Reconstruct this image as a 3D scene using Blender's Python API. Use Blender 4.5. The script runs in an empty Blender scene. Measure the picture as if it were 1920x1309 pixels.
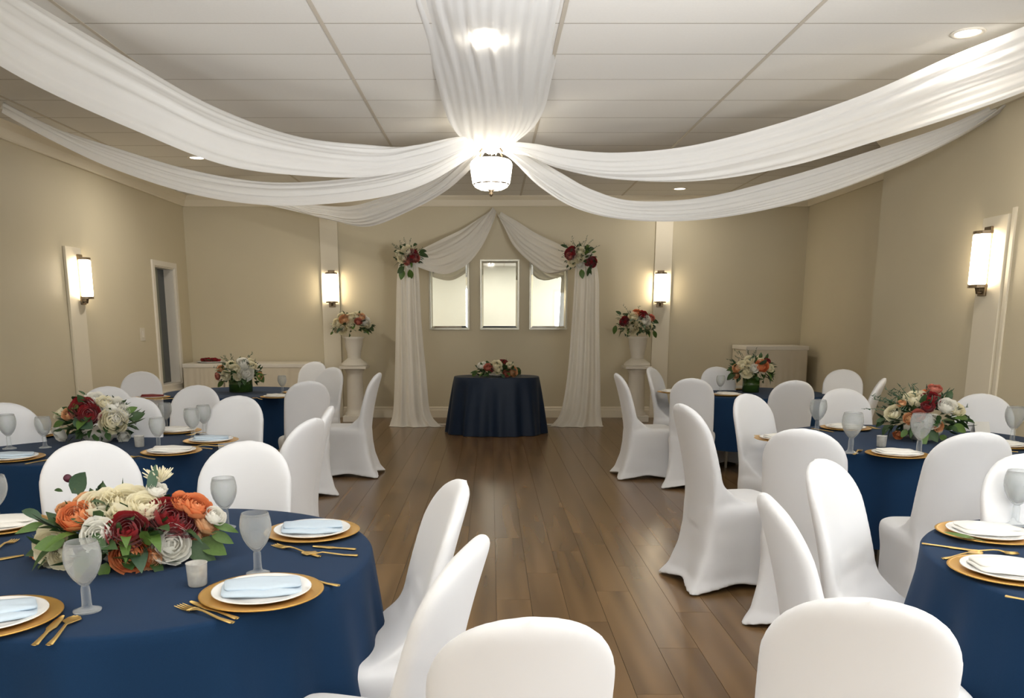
import bpy, math, random
import numpy as np
from mathutils import Vector, Matrix

R = random.Random(7)
C = bpy.context.scene.collection
PI = math.pi

# ------------------------------------------------------------------ camera, world, lights, exposure
F, PX, PY, HZ, H = 1550.0, 920.0, 902.0, 603.0, 1.48
TH = math.atan((PY - HZ) / F)
cam_d = bpy.data.cameras.new('camera')
cam = bpy.data.objects.new('camera', cam_d); C.objects.link(cam)
cam.location = (0, 0, H); cam.rotation_euler = (PI / 2 - TH, 0, 0)
cam_d.sensor_width = 36; cam_d.lens = F * 36 / 1920
cam_d.shift_x = (960 - PX) / 1920; cam_d.shift_y = (PY - 654.5) / 1920
cam_d.clip_start = 0.05
bpy.context.scene.camera = cam
vs = bpy.context.scene.view_settings
vs.view_transform = 'Standard'; vs.look = 'None'; vs.gamma = 1.0; vs.use_curve_mapping = False
vs.exposure = 0.0
world = bpy.data.worlds.new('world'); bpy.context.scene.world = world
world.use_nodes = True
world.node_tree.nodes['Background'].inputs[0].default_value = (0.75, 0.85, 1.0, 1)
world.node_tree.nodes['Background'].inputs[1].default_value = 0.6

ST, CT = math.sin(TH), math.cos(TH)
def ray(px, py):
    a, b = (px - PX) / F, (PY - py) / F
    return Vector((a, CT + b * ST, -ST + b * CT))       # depth 1 along the optical axis
def on_z(px, py, z):
    d = ray(px, py); t = (z - H) / d.z
    return Vector((0, 0, H)) + d * t
def on_y(px, py, y):
    d = ray(px, py); t = y / d.y
    return Vector((0, 0, H)) + d * t
def on_x(px, py, x):
    d = ray(px, py); t = x / d.x
    return Vector((0, 0, H)) + d * t
def depth(p): return p.y * CT - (p.z - H) * ST

def area_light(name, loc, rot, sx, sy, energy, colr):
    l = bpy.data.lights.new(name, 'AREA'); l.shape = 'RECTANGLE'; l.size = sx; l.size_y = sy
    l.energy = energy; l.color = colr
    o = bpy.data.objects.new(name, l); C.objects.link(o); o.location = loc; o.rotation_euler = rot
    return o
DAY = (0.87, 0.935, 1.0)
WARM = (1.0, 0.80, 0.55)
YF = -3.2                      # front wall, behind the camera
XR, XL, XN = 4.78, -4.62, 4.09 # far right wall, left wall, near right wall
YB, YJ, ZC = 12.95, 9.05, 3.32
# daylight through the three front windows and the two windows of the right wall
for k, x in enumerate((-3.1, 2.95)):
    area_light('window_daylight', (x, YF + 0.02, 1.65), (PI / 2 + 0.12, 0, 0), 1.4, 1.6, 50, DAY)
for k, y in enumerate((-1.4, 1.0)):
    area_light('window_daylight', (XN - 0.02, y, 1.65), (PI / 2 + 0.12, 0, PI / 2), 1.4, 1.6, 42, DAY)
# two unseen fill lamps, added behind the camera to brighten the ceiling
for x, y, e in ((-2.6, -0.6, 50), (2.4, -0.6, 108)):
    l = area_light('ceiling_fill_lamp', (x, y, 1.2), (0, 0, 0), 0.9, 0.9, e, (0.985, 0.99, 1.0))
    l.data.spread = 1.1
    l.rotation_euler = (Vector((0.4, 5.6, 5.2)) - l.location).to_track_quat('-Z', 'Y').to_euler()

# ------------------------------------------------------------------ materials
def lin(r, g, b):
    f = lambda c: (c / 255 / 12.92) if c / 255 <= 0.04045 else ((c / 255 + 0.055) / 1.055) ** 2.4
    return (f(r), f(g), f(b), 1)
def mat(name, rgb, rough=0.6, metal=0.0, noise=0.0, nscale=30, bump=0.0, bscale=200, sheen=0.0, spec=0.5, trans=0.0, emit=None, estr=0, stretch=None, coat=0):
    m = bpy.data.materials.new(name); m.use_nodes = True
    nt = m.node_tree; b = nt.nodes['Principled BSDF']
    c = lin(*rgb)
    b.inputs['Base Color'].default_value = c
    b.inputs['Roughness'].default_value = rough
    b.inputs['Metallic'].default_value = metal
    b.inputs['Specular IOR Level'].default_value = spec
    b.inputs['Sheen Weight'].default_value = sheen
    b.inputs['Coat Weight'].default_value = coat
    b.inputs['Transmission Weight'].default_value = trans
    if emit:
        b.inputs['Emission Color'].default_value = lin(*emit); b.inputs['Emission Strength'].default_value = estr
    if noise or bump:
        tc = nt.nodes.new('ShaderNodeTexCoord'); mp = nt.nodes.new('ShaderNodeMapping')
        nt.links.new(tc.outputs['Object'], mp.inputs[0])
        if stretch: mp.inputs['Scale'].default_value = stretch
    if noise:
        n = nt.nodes.new('ShaderNodeTexNoise'); n.inputs['Scale'].default_value = nscale; n.inputs['Detail'].default_value = 4
        nt.links.new(mp.outputs[0], n.inputs['Vector'])
        mx = nt.nodes.new('ShaderNodeMix'); mx.data_type = 'RGBA'
        mx.inputs['A'].default_value = tuple(v * (1 - noise) for v in c[:3]) + (1,)
        mx.inputs['B'].default_value = tuple(min(1, v * (1 + noise)) for v in c[:3]) + (1,)
        nt.links.new(n.outputs['Fac'], mx.inputs['Factor']); nt.links.new(mx.outputs['Result'], b.inputs['Base Color'])
    if bump:
        n2 = nt.nodes.new('ShaderNodeTexNoise'); n2.inputs['Scale'].default_value = bscale; n2.inputs['Detail'].default_value = 3
        nt.links.new(mp.outputs[0], n2.inputs['Vector'])
        bp = nt.nodes.new('ShaderNodeBump'); bp.inputs['Strength'].default_value = bump; bp.inputs['Distance'].default_value = 0.004
        nt.links.new(n2.outputs['Fac'], bp.inputs['Height']); nt.links.new(bp.outputs[0], b.inputs['Normal'])
    return m
def add_translucent(m, rgb, fac, clear=0.0):
    nt = m.node_tree; b = nt.nodes['Principled BSDF']; out = nt.nodes['Material Output']
    t = nt.nodes.new('ShaderNodeBsdfTranslucent'); t.inputs[0].default_value = lin(*rgb)
    mx = nt.nodes.new('ShaderNodeMixShader'); mx.inputs[0].default_value = fac
    nt.links.new(b.outputs[0], mx.inputs[1]); nt.links.new(t.outputs[0], mx.inputs[2])
    last = mx
    if clear:
        tr = nt.nodes.new('ShaderNodeBsdfTransparent')
        m2 = nt.nodes.new('ShaderNodeMixShader'); m2.inputs[0].default_value = clear
        nt.links.new(mx.outputs[0], m2.inputs[1]); nt.links.new(tr.outputs[0], m2.inputs[2]); last = m2
    nt.links.new(last.outputs[0], out.inputs['Surface'])
    return m

M = {}
M['wall'] = mat('beige wall paint', (210, 200, 174), 0.55, noise=0.03, nscale=2, bump=0.12, bscale=160, spec=0.3)
M['wall_front'] = mat('pale wall paint', (238, 238, 228), 0.6, noise=0.03, nscale=2, bump=0.1, spec=0.3)
M['trim'] = mat('cream trim paint', (234, 225, 204), 0.45, noise=0.02, nscale=3)
M['white_trim'] = mat('white trim paint', (232, 226, 214), 0.4, noise=0.02, nscale=3)
M['tile'] = mat('ceiling tile', (230, 228, 223), 0.8, noise=0.03, nscale=60, bump=0.25, bscale=300, spec=0.2)
M['rail'] = mat('ceiling grid rail', (196, 188, 174), 0.5, noise=0.02)
M['cross_rail'] = mat('ceiling cross rail', (168, 161, 148), 0.7, noise=0.02)
M['slab'] = mat('ceiling joint shadow gap', (176, 170, 158), 0.9, noise=0.03)
M['chair'] = mat('white stretch fabric', (225, 226, 229), 0.75, noise=0.015, nscale=8, bump=0.05, bscale=900, sheen=0.3, spec=0.3)
M['navy'] = mat('navy tablecloth fabric', (11, 45, 78), 0.8, noise=0.10, nscale=260, bump=0.25, bscale=700, sheen=0.05, spec=0.2)
M['satin'] = mat('dark navy satin', (5, 28, 52), 0.5, noise=0.12, nscale=30, bump=0.1, sheen=0.03, spec=0.3)
M['sheer'] = add_translucent(mat('sheer white ceiling fabric', (250, 250, 249), 0.8, noise=0.03, nscale=6, spec=0.15, sheen=0.1), (250, 250, 249), 0.42, 0.05)
M['sheer_arch'] = add_translucent(mat('sheer ivory arch fabric', (244, 240, 231), 0.8, noise=0.03, nscale=6, spec=0.15), (240, 234, 222), 0.2, 0.04)
M['skirt'] = mat('pale table skirting', (214, 204, 184), 0.8, noise=0.04, nscale=8, bump=0.1)
M['linen'] = mat('white linen', (228, 222, 210), 0.8, noise=0.02, bump=0.1)
M['charger'] = mat('gold charger', (216, 170, 90), 0.35, 0.75, noise=0.05, nscale=40)
M['gold'] = mat('brushed gold', (222, 188, 116), 0.32, 0.85, noise=0.06, nscale=40)
M['china'] = mat('white china', (238, 238, 236), 0.2, noise=0.01, nscale=5)
M['napkin'] = mat('pale blue napkin', (196, 212, 226), 0.8, noise=0.05, nscale=20, bump=0.2, bscale=600)
M['ivory_napkin'] = mat('ivory napkin', (236, 234, 228), 0.8, noise=0.03, nscale=20, bump=0.2, bscale=600)
M['rust_napkin'] = mat('dark red napkin', (120, 34, 30), 0.8, noise=0.08, nscale=20, bump=0.2)
M['steel'] = mat('brushed steel', (180, 178, 172), 0.3, 0.9, noise=0.04)
M['bronze'] = mat('bronze metal', (136, 120, 98), 0.35, 0.85, noise=0.06)
M['silver'] = mat('silver mirror frame', (176, 172, 158), 0.3, 0.8, noise=0.06, nscale=60, bump=0.3, bscale=150)
M['mirror'] = mat('mirror glass', (246, 250, 246), 0.02, 1.0, noise=0.002, nscale=2)
M['plaster'] = mat('white plaster', (226, 220, 208), 0.55, noise=0.03, nscale=8, bump=0.08)
M['plastic'] = mat('off white plastic', (220, 212, 196), 0.4, noise=0.01)
M['wood'] = mat('table underside wood', (120, 96, 70), 0.6, noise=0.1, nscale=20)
M['dark_glass'] = mat('dark window glass', (52, 62, 66), 0.08, noise=0.1, nscale=2, spec=0.6)
M['blind'] = mat('grey green vertical blind', (120, 124, 112), 0.6, noise=0.04)
M['curtain_white'] = mat('white roller blind', (235, 238, 238), 0.8, noise=0.02)
M['shade'] = mat('lit opal glass', (255, 250, 240), 0.4, emit=(255, 238, 208), estr=19, noise=0.01)
M['pendant_glass'] = mat('lit pendant glass', (255, 252, 245), 0.4, emit=(255, 246, 230), estr=8, noise=0.01)
M['can'] = mat('lit downlight lens', (255, 255, 255), 0.4, emit=(255, 246, 230), estr=7, noise=0.01)
def glass(name, rgb, rough, frost, nz=0.02):
    m = mat(name, rgb, rough, noise=nz, nscale=40, spec=0.6)
    nt = m.node_tree; b = nt.nodes['Principled BSDF']; out = nt.nodes['Material Output']
    tr = nt.nodes.new('ShaderNodeBsdfTransparent'); tr.inputs[0].default_value = (0.96, 0.97, 0.97, 1)
    lw = nt.nodes.new('ShaderNodeLayerWeight'); lw.inputs['Blend'].default_value = 0.35
    mr = nt.nodes.new('ShaderNodeMapRange'); mr.inputs['To Min'].default_value = frost; mr.inputs['To Max'].default_value = min(1, frost + 0.55)
    nt.links.new(lw.outputs['Facing'], mr.inputs['Value'])
    mx = nt.nodes.new('ShaderNodeMixShader')
    nt.links.new(mr.outputs[0], mx.inputs[0]); nt.links.new(tr.outputs[0], mx.inputs[1]); nt.links.new(b.outputs[0], mx.inputs[2])
    nt.links.new(mx.outputs[0], out.inputs['Surface'])
    return m
M['frost'] = glass('frosted goblet glass', (196, 198, 198), 0.15, 0.17, 0.1)
M['clear'] = glass('clear glass', (220, 224, 226), 0.05, 0.07)
M['votive'] = glass('mercury votive glass', (224, 221, 214), 0.2, 0.42, 0.35)
M['green_vase'] = glass('leaf lined glass vase', (58, 84, 34), 0.1, 0.72)
M['wax'] = mat('white candle wax', (244, 238, 222), 0.5, noise=0.02)
M['cream'] = add_translucent(mat('cream petals', (250, 244, 220), 0.6, noise=0.06, nscale=25, sheen=0.1), (252, 244, 215), 0.3)
M['white'] = add_translucent(mat('white petals', (252, 250, 244), 0.6, noise=0.04, nscale=25, sheen=0.1), (250, 248, 238), 0.3)
M['burgundy'] = add_translucent(mat('burgundy petals', (142, 9, 20), 0.6, noise=0.25, nscale=25, sheen=0.2), (150, 10, 24), 0.15)
M['orange'] = add_translucent(mat('orange petals', (238, 158, 108), 0.6, noise=0.14, nscale=25), (236, 140, 80), 0.2)
M['peach'] = add_translucent(mat('peach petals', (244, 200, 156), 0.6, noise=0.14, nscale=25), (240, 170, 100), 0.2)
M['pink'] = add_translucent(mat('dusty pink petals', (216, 142, 124), 0.6, noise=0.14, nscale=25), (210, 110, 90), 0.2)
M['leaf'] = mat('green leaf', (80, 110, 46), 0.5, noise=0.22, nscale=14)
M['leaf_dark'] = mat('dark green leaf', (48, 76, 36), 0.5, noise=0.22, nscale=14)
M['leaf_blue'] = mat('blue green leaf', (62, 88, 66), 0.55, noise=0.18, nscale=14)
M['stem'] = mat('green stem', (90, 104, 58), 0.6, noise=0.1)
M['plum'] = mat('plum bud', (70, 18, 38), 0.5, noise=0.1)

def plank_material():
    m = bpy.data.materials.new('brown floor planks'); m.use_nodes = True
    nt = m.node_tree; b = nt.nodes['Principled BSDF']
    oi = nt.nodes.new('ShaderNodeObjectInfo'); geo = nt.nodes.new('ShaderNodeNewGeometry')
    mp = nt.nodes.new('ShaderNodeMapping'); mp.inputs['Scale'].default_value = (4.0, 0.25, 1)
    ad = nt.nodes.new('ShaderNodeVectorMath'); ad.operation = 'ADD'
    sc = nt.nodes.new('ShaderNodeVectorMath'); sc.operation = 'SCALE'; sc.inputs[0].default_value = (3, 17, 0)
    nt.links.new(oi.outputs['Random'], sc.inputs['Scale'])
    nt.links.new(geo.outputs['Position'], ad.inputs[0]); nt.links.new(sc.outputs[0], ad.inputs[1]); nt.links.new(ad.outputs[0], mp.inputs[0])
    n = nt.nodes.new('ShaderNodeTexNoise'); n.inputs['Scale'].default_value = 3.0; n.inputs['Detail'].default_value = 0; n.inputs["Roughness"].default_value = 0.45
    nt.links.new(mp.outputs[0], n.inputs['Vector'])
    r = nt.nodes.new('ShaderNodeValToRGB')
    r.color_ramp.elements[0].position = 0.28; r.color_ramp.elements[0].color = lin(100, 76, 48)
    r.color_ramp.elements[1].position = 0.75; r.color_ramp.elements[1].color = lin(127, 98, 63)
    nt.links.new(n.outputs['Fac'], r.inputs[0])
    mr = nt.nodes.new('ShaderNodeMapRange'); mr.inputs['To Min'].default_value = 0.92; mr.inputs['To Max'].default_value = 1.08
    nt.links.new(oi.outputs['Random'], mr.inputs['Value'])
    mu = nt.nodes.new('ShaderNodeVectorMath'); mu.operation = 'SCALE'
    nt.links.new(r.outputs[0], mu.inputs[0]); nt.links.new(mr.outputs[0], mu.inputs['Scale'])
    nt.links.new(mu.outputs[0], b.inputs['Base Color'])
    b.inputs['Roughness'].default_value = 0.26; b.inputs['Specular IOR Level'].default_value = 0.5
    return m
M['plank'] = plank_material()
M['floor_base'] = mat('dark floor joint', (58, 42, 27), 0.7, noise=0.05)

# ------------------------------------------------------------------ mesh helpers
class MB:
    def __init__(s): s.v = []; s.f = []
    def box(s, x0, x1, y0, y1, z0, z1):
        b = len(s.v)
        s.v += [(x0, y0, z0), (x1, y0, z0), (x1, y1, z0), (x0, y1, z0), (x0, y0, z1), (x1, y0, z1), (x1, y1, z1), (x0, y1, z1)]
        s.f += [tuple(b + i for i in q) for q in ((0, 3, 2, 1), (4, 5, 6, 7), (0, 1, 5, 4), (1, 2, 6, 5), (2, 3, 7, 6), (3, 0, 4, 7))]
        return s
    def grid(s, pts, wrap=False):
        b = len(s.v); n = len(pts); m = len(pts[0])
        for row in pts: s.v += [tuple(p) for p in row]
        for i in range(n - 1):
            for j in range(m if wrap else m - 1):
                j2 = (j + 1) % m
                s.f.append((b + i * m + j, b + i * m + j2, b + (i + 1) * m + j2, b + (i + 1) * m + j))
        return s
    def lathe(s, prof, n=24, c=(0, 0, 0), cap0=False, cap1=False):
        b = len(s.v)
        rows = [[(c[0] + r * math.cos(2 * PI * j / n), c[1] + r * math.sin(2 * PI * j / n), c[2] + z) for j in range(n)] for r, z in prof]
        s.grid(rows, True)
        if cap0: s.f.append(tuple(b + j for j in range(n))[::-1])
        if cap1: s.f.append(tuple(b + (len(prof) - 1) * n + j for j in range(n)))
        return s
    def tube(s, pts, rad, n=8):
        pts = [Vector(p) for p in pts]; rows = []
        for i, p in enumerate(pts):
            t = (pts[min(i + 1, len(pts) - 1)] - pts[max(i - 1, 0)]).normalized()
            a = t.cross(Vector((0, 0, 1)))
            if a.length < 1e-3: a = t.cross(Vector((1, 0, 0)))
            a.normalize(); c = t.cross(a)
            r = rad[i] if isinstance(rad, (list, tuple)) else rad
            rows.append([tuple(p + (a * math.cos(2 * PI * j / n) + c * math.sin(2 * PI * j / n)) * r) for j in range(n)])
        b = len(s.v); s.grid(rows, True)
        s.f.append(tuple(b + j for j in range(n))); s.f.append(tuple(b + (len(pts) - 1) * n + j for j in range(n))[::-1])
        return s
    def mesh(s, name, m, smooth=False):
        me = bpy.data.meshes.new(name); me.from_pydata(s.v, [], s.f); me.materials.append(m)
        if smooth: me.polygons.foreach_set('use_smooth', [True] * len(me.polygons))
        me.update()
        return me
def put(name, me, parent=None, loc=None, rot=None, scale=None):
    o = bpy.data.objects.new(name, me); C.objects.link(o)
    if parent: o.parent = parent
    if loc is not None: o.location = loc
    if rot is not None: o.rotation_euler = rot
    if scale is not None: o.scale = scale
    return o
def obj(name, mb, m, parent=None, smooth=False, loc=None, rot=None):
    return put(name, mb.mesh(name, m, smooth), parent, loc, rot)
def tag(o, label, cat, group=None):
    o['label'] = label; o['category'] = cat
    if group: o['group'] = group
    return o
def thing(name, label, cat, loc=(0, 0, 0), rz=0, group=None):
    o = put(name, None, None, loc, (0, 0, rz)); return tag(o, label, cat, group)
def struct(o): o['kind'] = 'structure'; return o
def bevel(o, w=0.004, seg=2):
    b = o.modifiers.new('bevel', 'BEVEL'); b.width = w; b.segments = seg; b.limit_method = 'ANGLE'; return o
def catmull(P, n):
    P = [np.array(p, float) for p in P]; out = []
    L = len(P) - 1
    for k in range(n):
        t = k / (n - 1) * L; i = min(int(t), L - 1); u = t - i
        p0, p1, p2, p3 = P[max(i - 1, 0)], P[i], P[i + 1], P[min(i + 2, L)]
        out.append(0.5 * ((2 * p1) + (-p0 + p2) * u + (2 * p0 - 5 * p1 + 4 * p2 - p3) * u * u + (-p0 + 3 * p1 - 3 * p2 + p3) * u ** 3))
    return out

# ------------------------------------------------------------------ room
# floor: dark base slab with separate planks laid on it
floor = struct(obj('floor', MB().box(XL - 0.2, XR + 0.2, YF - 0.2, YB + 0.2, -0.12, -0.006), M['floor_base']))
PW, PL, GAP = 0.186, 1.30, 0.0018
pm = MB().box(-PW / 2 + GAP / 2, PW / 2 - GAP / 2, -PL / 2 + GAP / 2, PL / 2 - GAP / 2, -0.008, 0.0).mesh('plank', M['plank'])
rest = MB()
def plank_rest(x, y):
    y0, y1 = max(YF, y - PL / 2), min(YB, y + PL / 2)
    if y1 > y0: rest.box(max(XL, x - PW / 2 + GAP / 2), min(XR, x + PW / 2 - GAP / 2), y0 + GAP / 2, y1 - GAP / 2, -0.008, 0.0)
ncol = int((XR - XL) / PW) + 1
cells = []
for i in range(ncol):
    x = XL + PW * (i + 0.5); off = ((i * 0.37) % 1.0) * PL
    for k in range(-1, 14):
        cells.append((x, YF + off + PL * k))
near = [c for c in cells if -2.2 < c[0] < 2.75 and 1.0 < c[1] < YB - PL / 2]
near.sort(key=lambda c: c[1] + abs(c[0] - 0.2) * 0.5)
near = set(near[:295])
for c in cells:
    if c in near: put('plank', pm, floor, (c[0], c[1], 0))
    else: plank_rest(*c)
ro = obj('outer_planks', rest, M['plank'], floor); ro['kind'] = 'stuff'

# ceiling: slab, tiles hung in a grid of rails
ceil = struct(obj('ceiling', MB().box(XL - 0.2, XR + 0.2, YF - 0.2, YB + 0.2, ZC + 0.012, ZC + 0.15), M['slab']))
TXS, TYS, TX0, TY0 = 1.505, 0.612, 0.445, 4.42
tm = MB().box(-TXS / 2 + 0.012, TXS / 2 - 0.012, -TYS / 2 + 0.004, TYS / 2 - 0.004, 0.0, 0.012).mesh('ceiling_tile', M['tile'])
tile_rows = int((YB - TY0) / TYS)
far_tile = MB()
for i in range(-4, 4):
    x = TX0 + TXS * (i + 0.5)
    x0, x1 = max(XL, x - TXS / 2), min(XR, x + TXS / 2)
    if x1 - x0 < 0.05: continue
    full = (x1 - x0) > TXS - 0.01
    for k in range(-12, tile_rows + 1):
        y = TY0 + TYS * (k + 0.5)
        y0, y1 = max(YF, y - TYS / 2), min(YB, y + TYS / 2)
        if y1 - y0 < 0.03: continue
        if k < 0:
            far_tile.box(x0 + 0.012, x1 - 0.012, y0 + 0.004, y1 - 0.004, ZC, ZC + 0.012)
        elif full and y1 - y0 > TYS - 0.01: put('ceiling_tile', tm, ceil, (x, y, ZC))
        else: obj('ceiling_tile', MB().box(x0 + 0.012 - x, x1 - 0.012 - x, y0 + 0.004 - y, y1 - 0.004 - y, 0, 0.012), M['tile'], ceil, loc=(x, y, ZC))
ft = obj('front_ceiling_tiles', far_tile, M['tile'], ceil); ft['kind'] = 'stuff'
for i in range(-3, 4):
    x = TX0 + TXS * i
    if XL < x < XR: obj('ceiling_rail', MB().box(x - 0.013, x + 0.013, YF, YB, ZC - 0.004, ZC + 0.006), M['rail'], ceil)

for k in range(1, tile_rows + 2):
    y = TY0 + TYS * k
    if y < YB - 0.1: obj('ceiling_rail', MB().box(XL, XR, y - 0.006, y + 0.006, ZC - 0.0004, ZC + 0.006), M['cross_rail'], ceil)
# walls
WL = on_x(283, 492, XL), on_x(325, 492, XL)
wy0, wy1 = WL[0].y + 0.06, WL[1].y - 0.02
wz0, wz1 = 0.58, 2.24
w = MB()
w.box(XL - 0.2, XL, YF - 0.2, wy0, 0, ZC + 0.012); w.box(XL - 0.2, XL, wy1, YB + 0.2, 0, ZC + 0.012)
w.box(XL - 0.2, XL, wy0, wy1, 0, wz0); w.box(XL - 0.2, XL, wy0, wy1, wz1, ZC + 0.012)
struct(obj('wall_left', w, M['wall']))
struct(obj('wall_back', MB().box(XL, XR + 0.2, YB, YB + 0.2, 0, ZC + 0.012), M['wall']))
struct(obj('wall_right', MB().box(XR, XR + 0.2, YJ, YB, 0, ZC + 0.012), M['wall']))
wr = MB()
for a, b_ in ((YF - 0.2, -2.15), (-0.65, 0.25), (1.75, YJ)): wr.box(XN, XR + 0.2, a, b_, 0, ZC + 0.012)
for a, b_ in ((-2.15, -0.65), (0.25, 1.75)):
    wr.box(XN, XR + 0.2, a, b_, 0, 0.8); wr.box(XN, XR + 0.2, a, b_, 2.5, ZC + 0.012)
struct(obj('wall_right_near', wr, M['wall']))
wf = MB(); xs = [XL - 0.0, -3.85, -2.35, 2.2, 3.7, XN]
for a, b_ in ((0, 1), (2, 3), (4, 5)): wf.box(xs[a], xs[b_], YF - 0.2, YF, 0, ZC + 0.012)
for a, b_ in ((1, 2), (3, 4)):
    wf.box(xs[a], xs[b_], YF - 0.2, YF, 0, 0.8); wf.box(xs[a], xs[b_], YF - 0.2, YF, 2.5, ZC + 0.012)
struct(obj('wall_front', wf, M['wall_front']))
# windows behind and beside the camera: blind and frame
def big_window(n, loc, rz):
    r = struct(put('window_%d' % n, None, None, loc, (0, 0, rz)))
    f = MB()
    f.box(-0.8, -0.74, -0.1, 0.03, -0.9, 0.9); f.box(0.74, 0.8, -0.1, 0.03, -0.9, 0.9)
    f.box(-0.74, 0.74, -0.1, 0.03, 0.84, 0.9); f.box(-0.74, 0.74, -0.1, 0.03, -0.9, -0.84)
    obj('window_frame', f, M['white_trim'], r)
    obj('window_blind', MB().box(-0.74, 0.74, -0.09, -0.08, -0.84, 0.84), M['curtain_white'], r)
for n, x in enumerate((-3.1, 2.95)): big_window(n + 2, (x, YF - 0.02, 1.65), 0)
for n, y in enumerate((-1.4, 1.0)): big_window(n + 5, (XN + 0.02, y, 1.65), PI / 2)
# skirting boards, crown mouldings
def profile_run(name, prof, path_a, path_b, inward, m):
    """prof: list of (out from the wall, z); run from a to b"""
    a, b_ = Vector(path_a), Vector(path_b); n = Vector(inward)
    rows = [[tuple(p + n * d + Vector((0, 0, z))) for d, z in prof] for p in (a, b_)]
    mb = MB().grid(rows); k = len(prof)
    mb.f.append(tuple(range(k))); mb.f.append(tuple(range(2 * k - 1, k - 1, -1)))
    mb.f.append((0, k, 2 * k - 1, k - 1))
    return struct(obj(name, mb, m))
BP = [(0, 0), (0.024, 0), (0.024, 0.115), (0.017, 0.125), (0.017, 0.15), (0.008, 0.168), (0, 0.17)]
profile_run('baseboard_back', BP, (XL, YB, 0), (XR, YB, 0), (0, -1, 0), M['trim'])
profile_run('baseboard_left', BP, (XL, YF, 0), (XL, YB, 0), (1, 0, 0), M['trim'])
profile_run('baseboard_right', BP, (XR, YJ, 0), (XR, YB, 0), (-1, 0, 0), M['trim'])
profile_run('baseboard_right_near', BP, (XN, YF, 0), (XN, YJ, 0), (-1, 0, 0), M['trim'])
CP = [(0, ZC - 0.15), (0.03, ZC - 0.15), (0.04, ZC - 0.135), (0.06, ZC - 0.06), (0.10, ZC - 0.02), (0.11, ZC), (0, ZC)]
profile_run('trim_1', CP, (XL, YB, 0), (XR, YB, 0), (0, -1, 0), M['trim'])
profile_run('trim_2', CP, (XL, YF, 0), (XL, YB, 0), (1, 0, 0), M['trim'])
profile_run('trim_3', CP, (XR, YJ, 0), (XR, YB, 0), (-1, 0, 0), M['trim'])
profile_run('trim_4', CP, (XN, YF, 0), (XN, YJ, 0), (-1, 0, 0), M['trim'])
# flat boards that carry the sconces
SL = on_x(146, 522, XL); SR = on_x(1857, 487, XN); SBL = on_y(623, 540, YB); SBR = on_y(1237, 540, YB)
def board(name, x0, x1, y0, y1, z0, z1): return struct(bevel(obj(name, MB().box(x0, x1, y0, y1, z0, z1), M['trim']), 0.004))
bx0, bx1 = on_y(603, 520, YB).x, on_y(636, 520, YB).x
board('trim_5', bx0, bx1, YB - 0.035, YB, 0, ZC - 0.15)
bx0, bx1 = on_y(1226, 520, YB).x, on_y(1258, 520, YB).x
board('trim_6', bx0, bx1, YB - 0.035, YB, 0, ZC - 0.15)
yl0, yl1 = on_x(120, 500, XL).y, on_x(149, 500, XL).y
board('trim_7', XL, XL + 0.03, yl0, yl1, 0, on_x(130, 463, XL).z)
yr1, yr0 = on_x(1846, 450, XN).y, on_x(1893, 450, XN).y
board('trim_8', XN - 0.03, XN, yr0, yr1, 0, on_x(1875, 405, XN).z)
board('trim_9', XN - 0.018, XN, yr0 - 0.07, yr0 - 0.02, 0, on_x(1875, 395, XN).z)

# narrow window in the left wall
wd = struct(put('window_1', None))
f = MB()
for (a, b_, c, d) in ((wy0 - 0.07, wy0, wz0 - 0.07, wz1 + 0.07), (wy1, wy1 + 0.07, wz0 - 0.07, wz1 + 0.07), (wy0, wy1, wz1, wz1 + 0.07), (wy0, wy1, wz0 - 0.07, wz0)):
    f.box(XL, XL + 0.025, a, b_, c, d)
f.box(XL - 0.16, XL, wy0, wy0 + 0.02, wz0, wz1); f.box(XL - 0.16, XL, wy1 - 0.02, wy1, wz0, wz1)
f.box(XL - 0.16, XL, wy0 + 0.02, wy1 - 0.02, wz1 - 0.02, wz1); f.box(XL - 0.16, XL, wy0 + 0.02, wy1 - 0.02, wz0, wz0 + 0.02)
obj('window_frame', f, M['white_trim'], wd)
obj('window_sill', MB().box(XL, XL + 0.06, wy0 - 0.09, wy1 + 0.09, wz0 - 0.1, wz0 - 0.07), M['white_trim'], wd)
obj('pane', MB().box(XL - 0.15, XL - 0.14, wy0 + 0.02, wy1 - 0.02, wz0 + 0.02, wz1 - 0.02), M['dark_glass'], wd)
for k in range(3):
    y = wy0 + 0.06 + 0.12 * k
    obj('blind_slat', MB().box(XL - 0.11, XL - 0.1, y, y + 0.09, wz0 + 0.04, wz1 - 0.03), M['blind'], wd)
sw = on_x(267, 627, XL)
s = thing('light_switch', 'off white light switch plate on wall left of the narrow window', 'switch', sw)
bevel(obj('switch_plate', MB().box(0, 0.008, -0.07, 0.07, -0.085, 0.085), M['plastic'], s), 0.003)
bevel(obj('rocker', MB().box(0.008, 0.014, -0.02, 0.02, -0.04, 0.04), M['white_trim'], s), 0.003)

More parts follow.
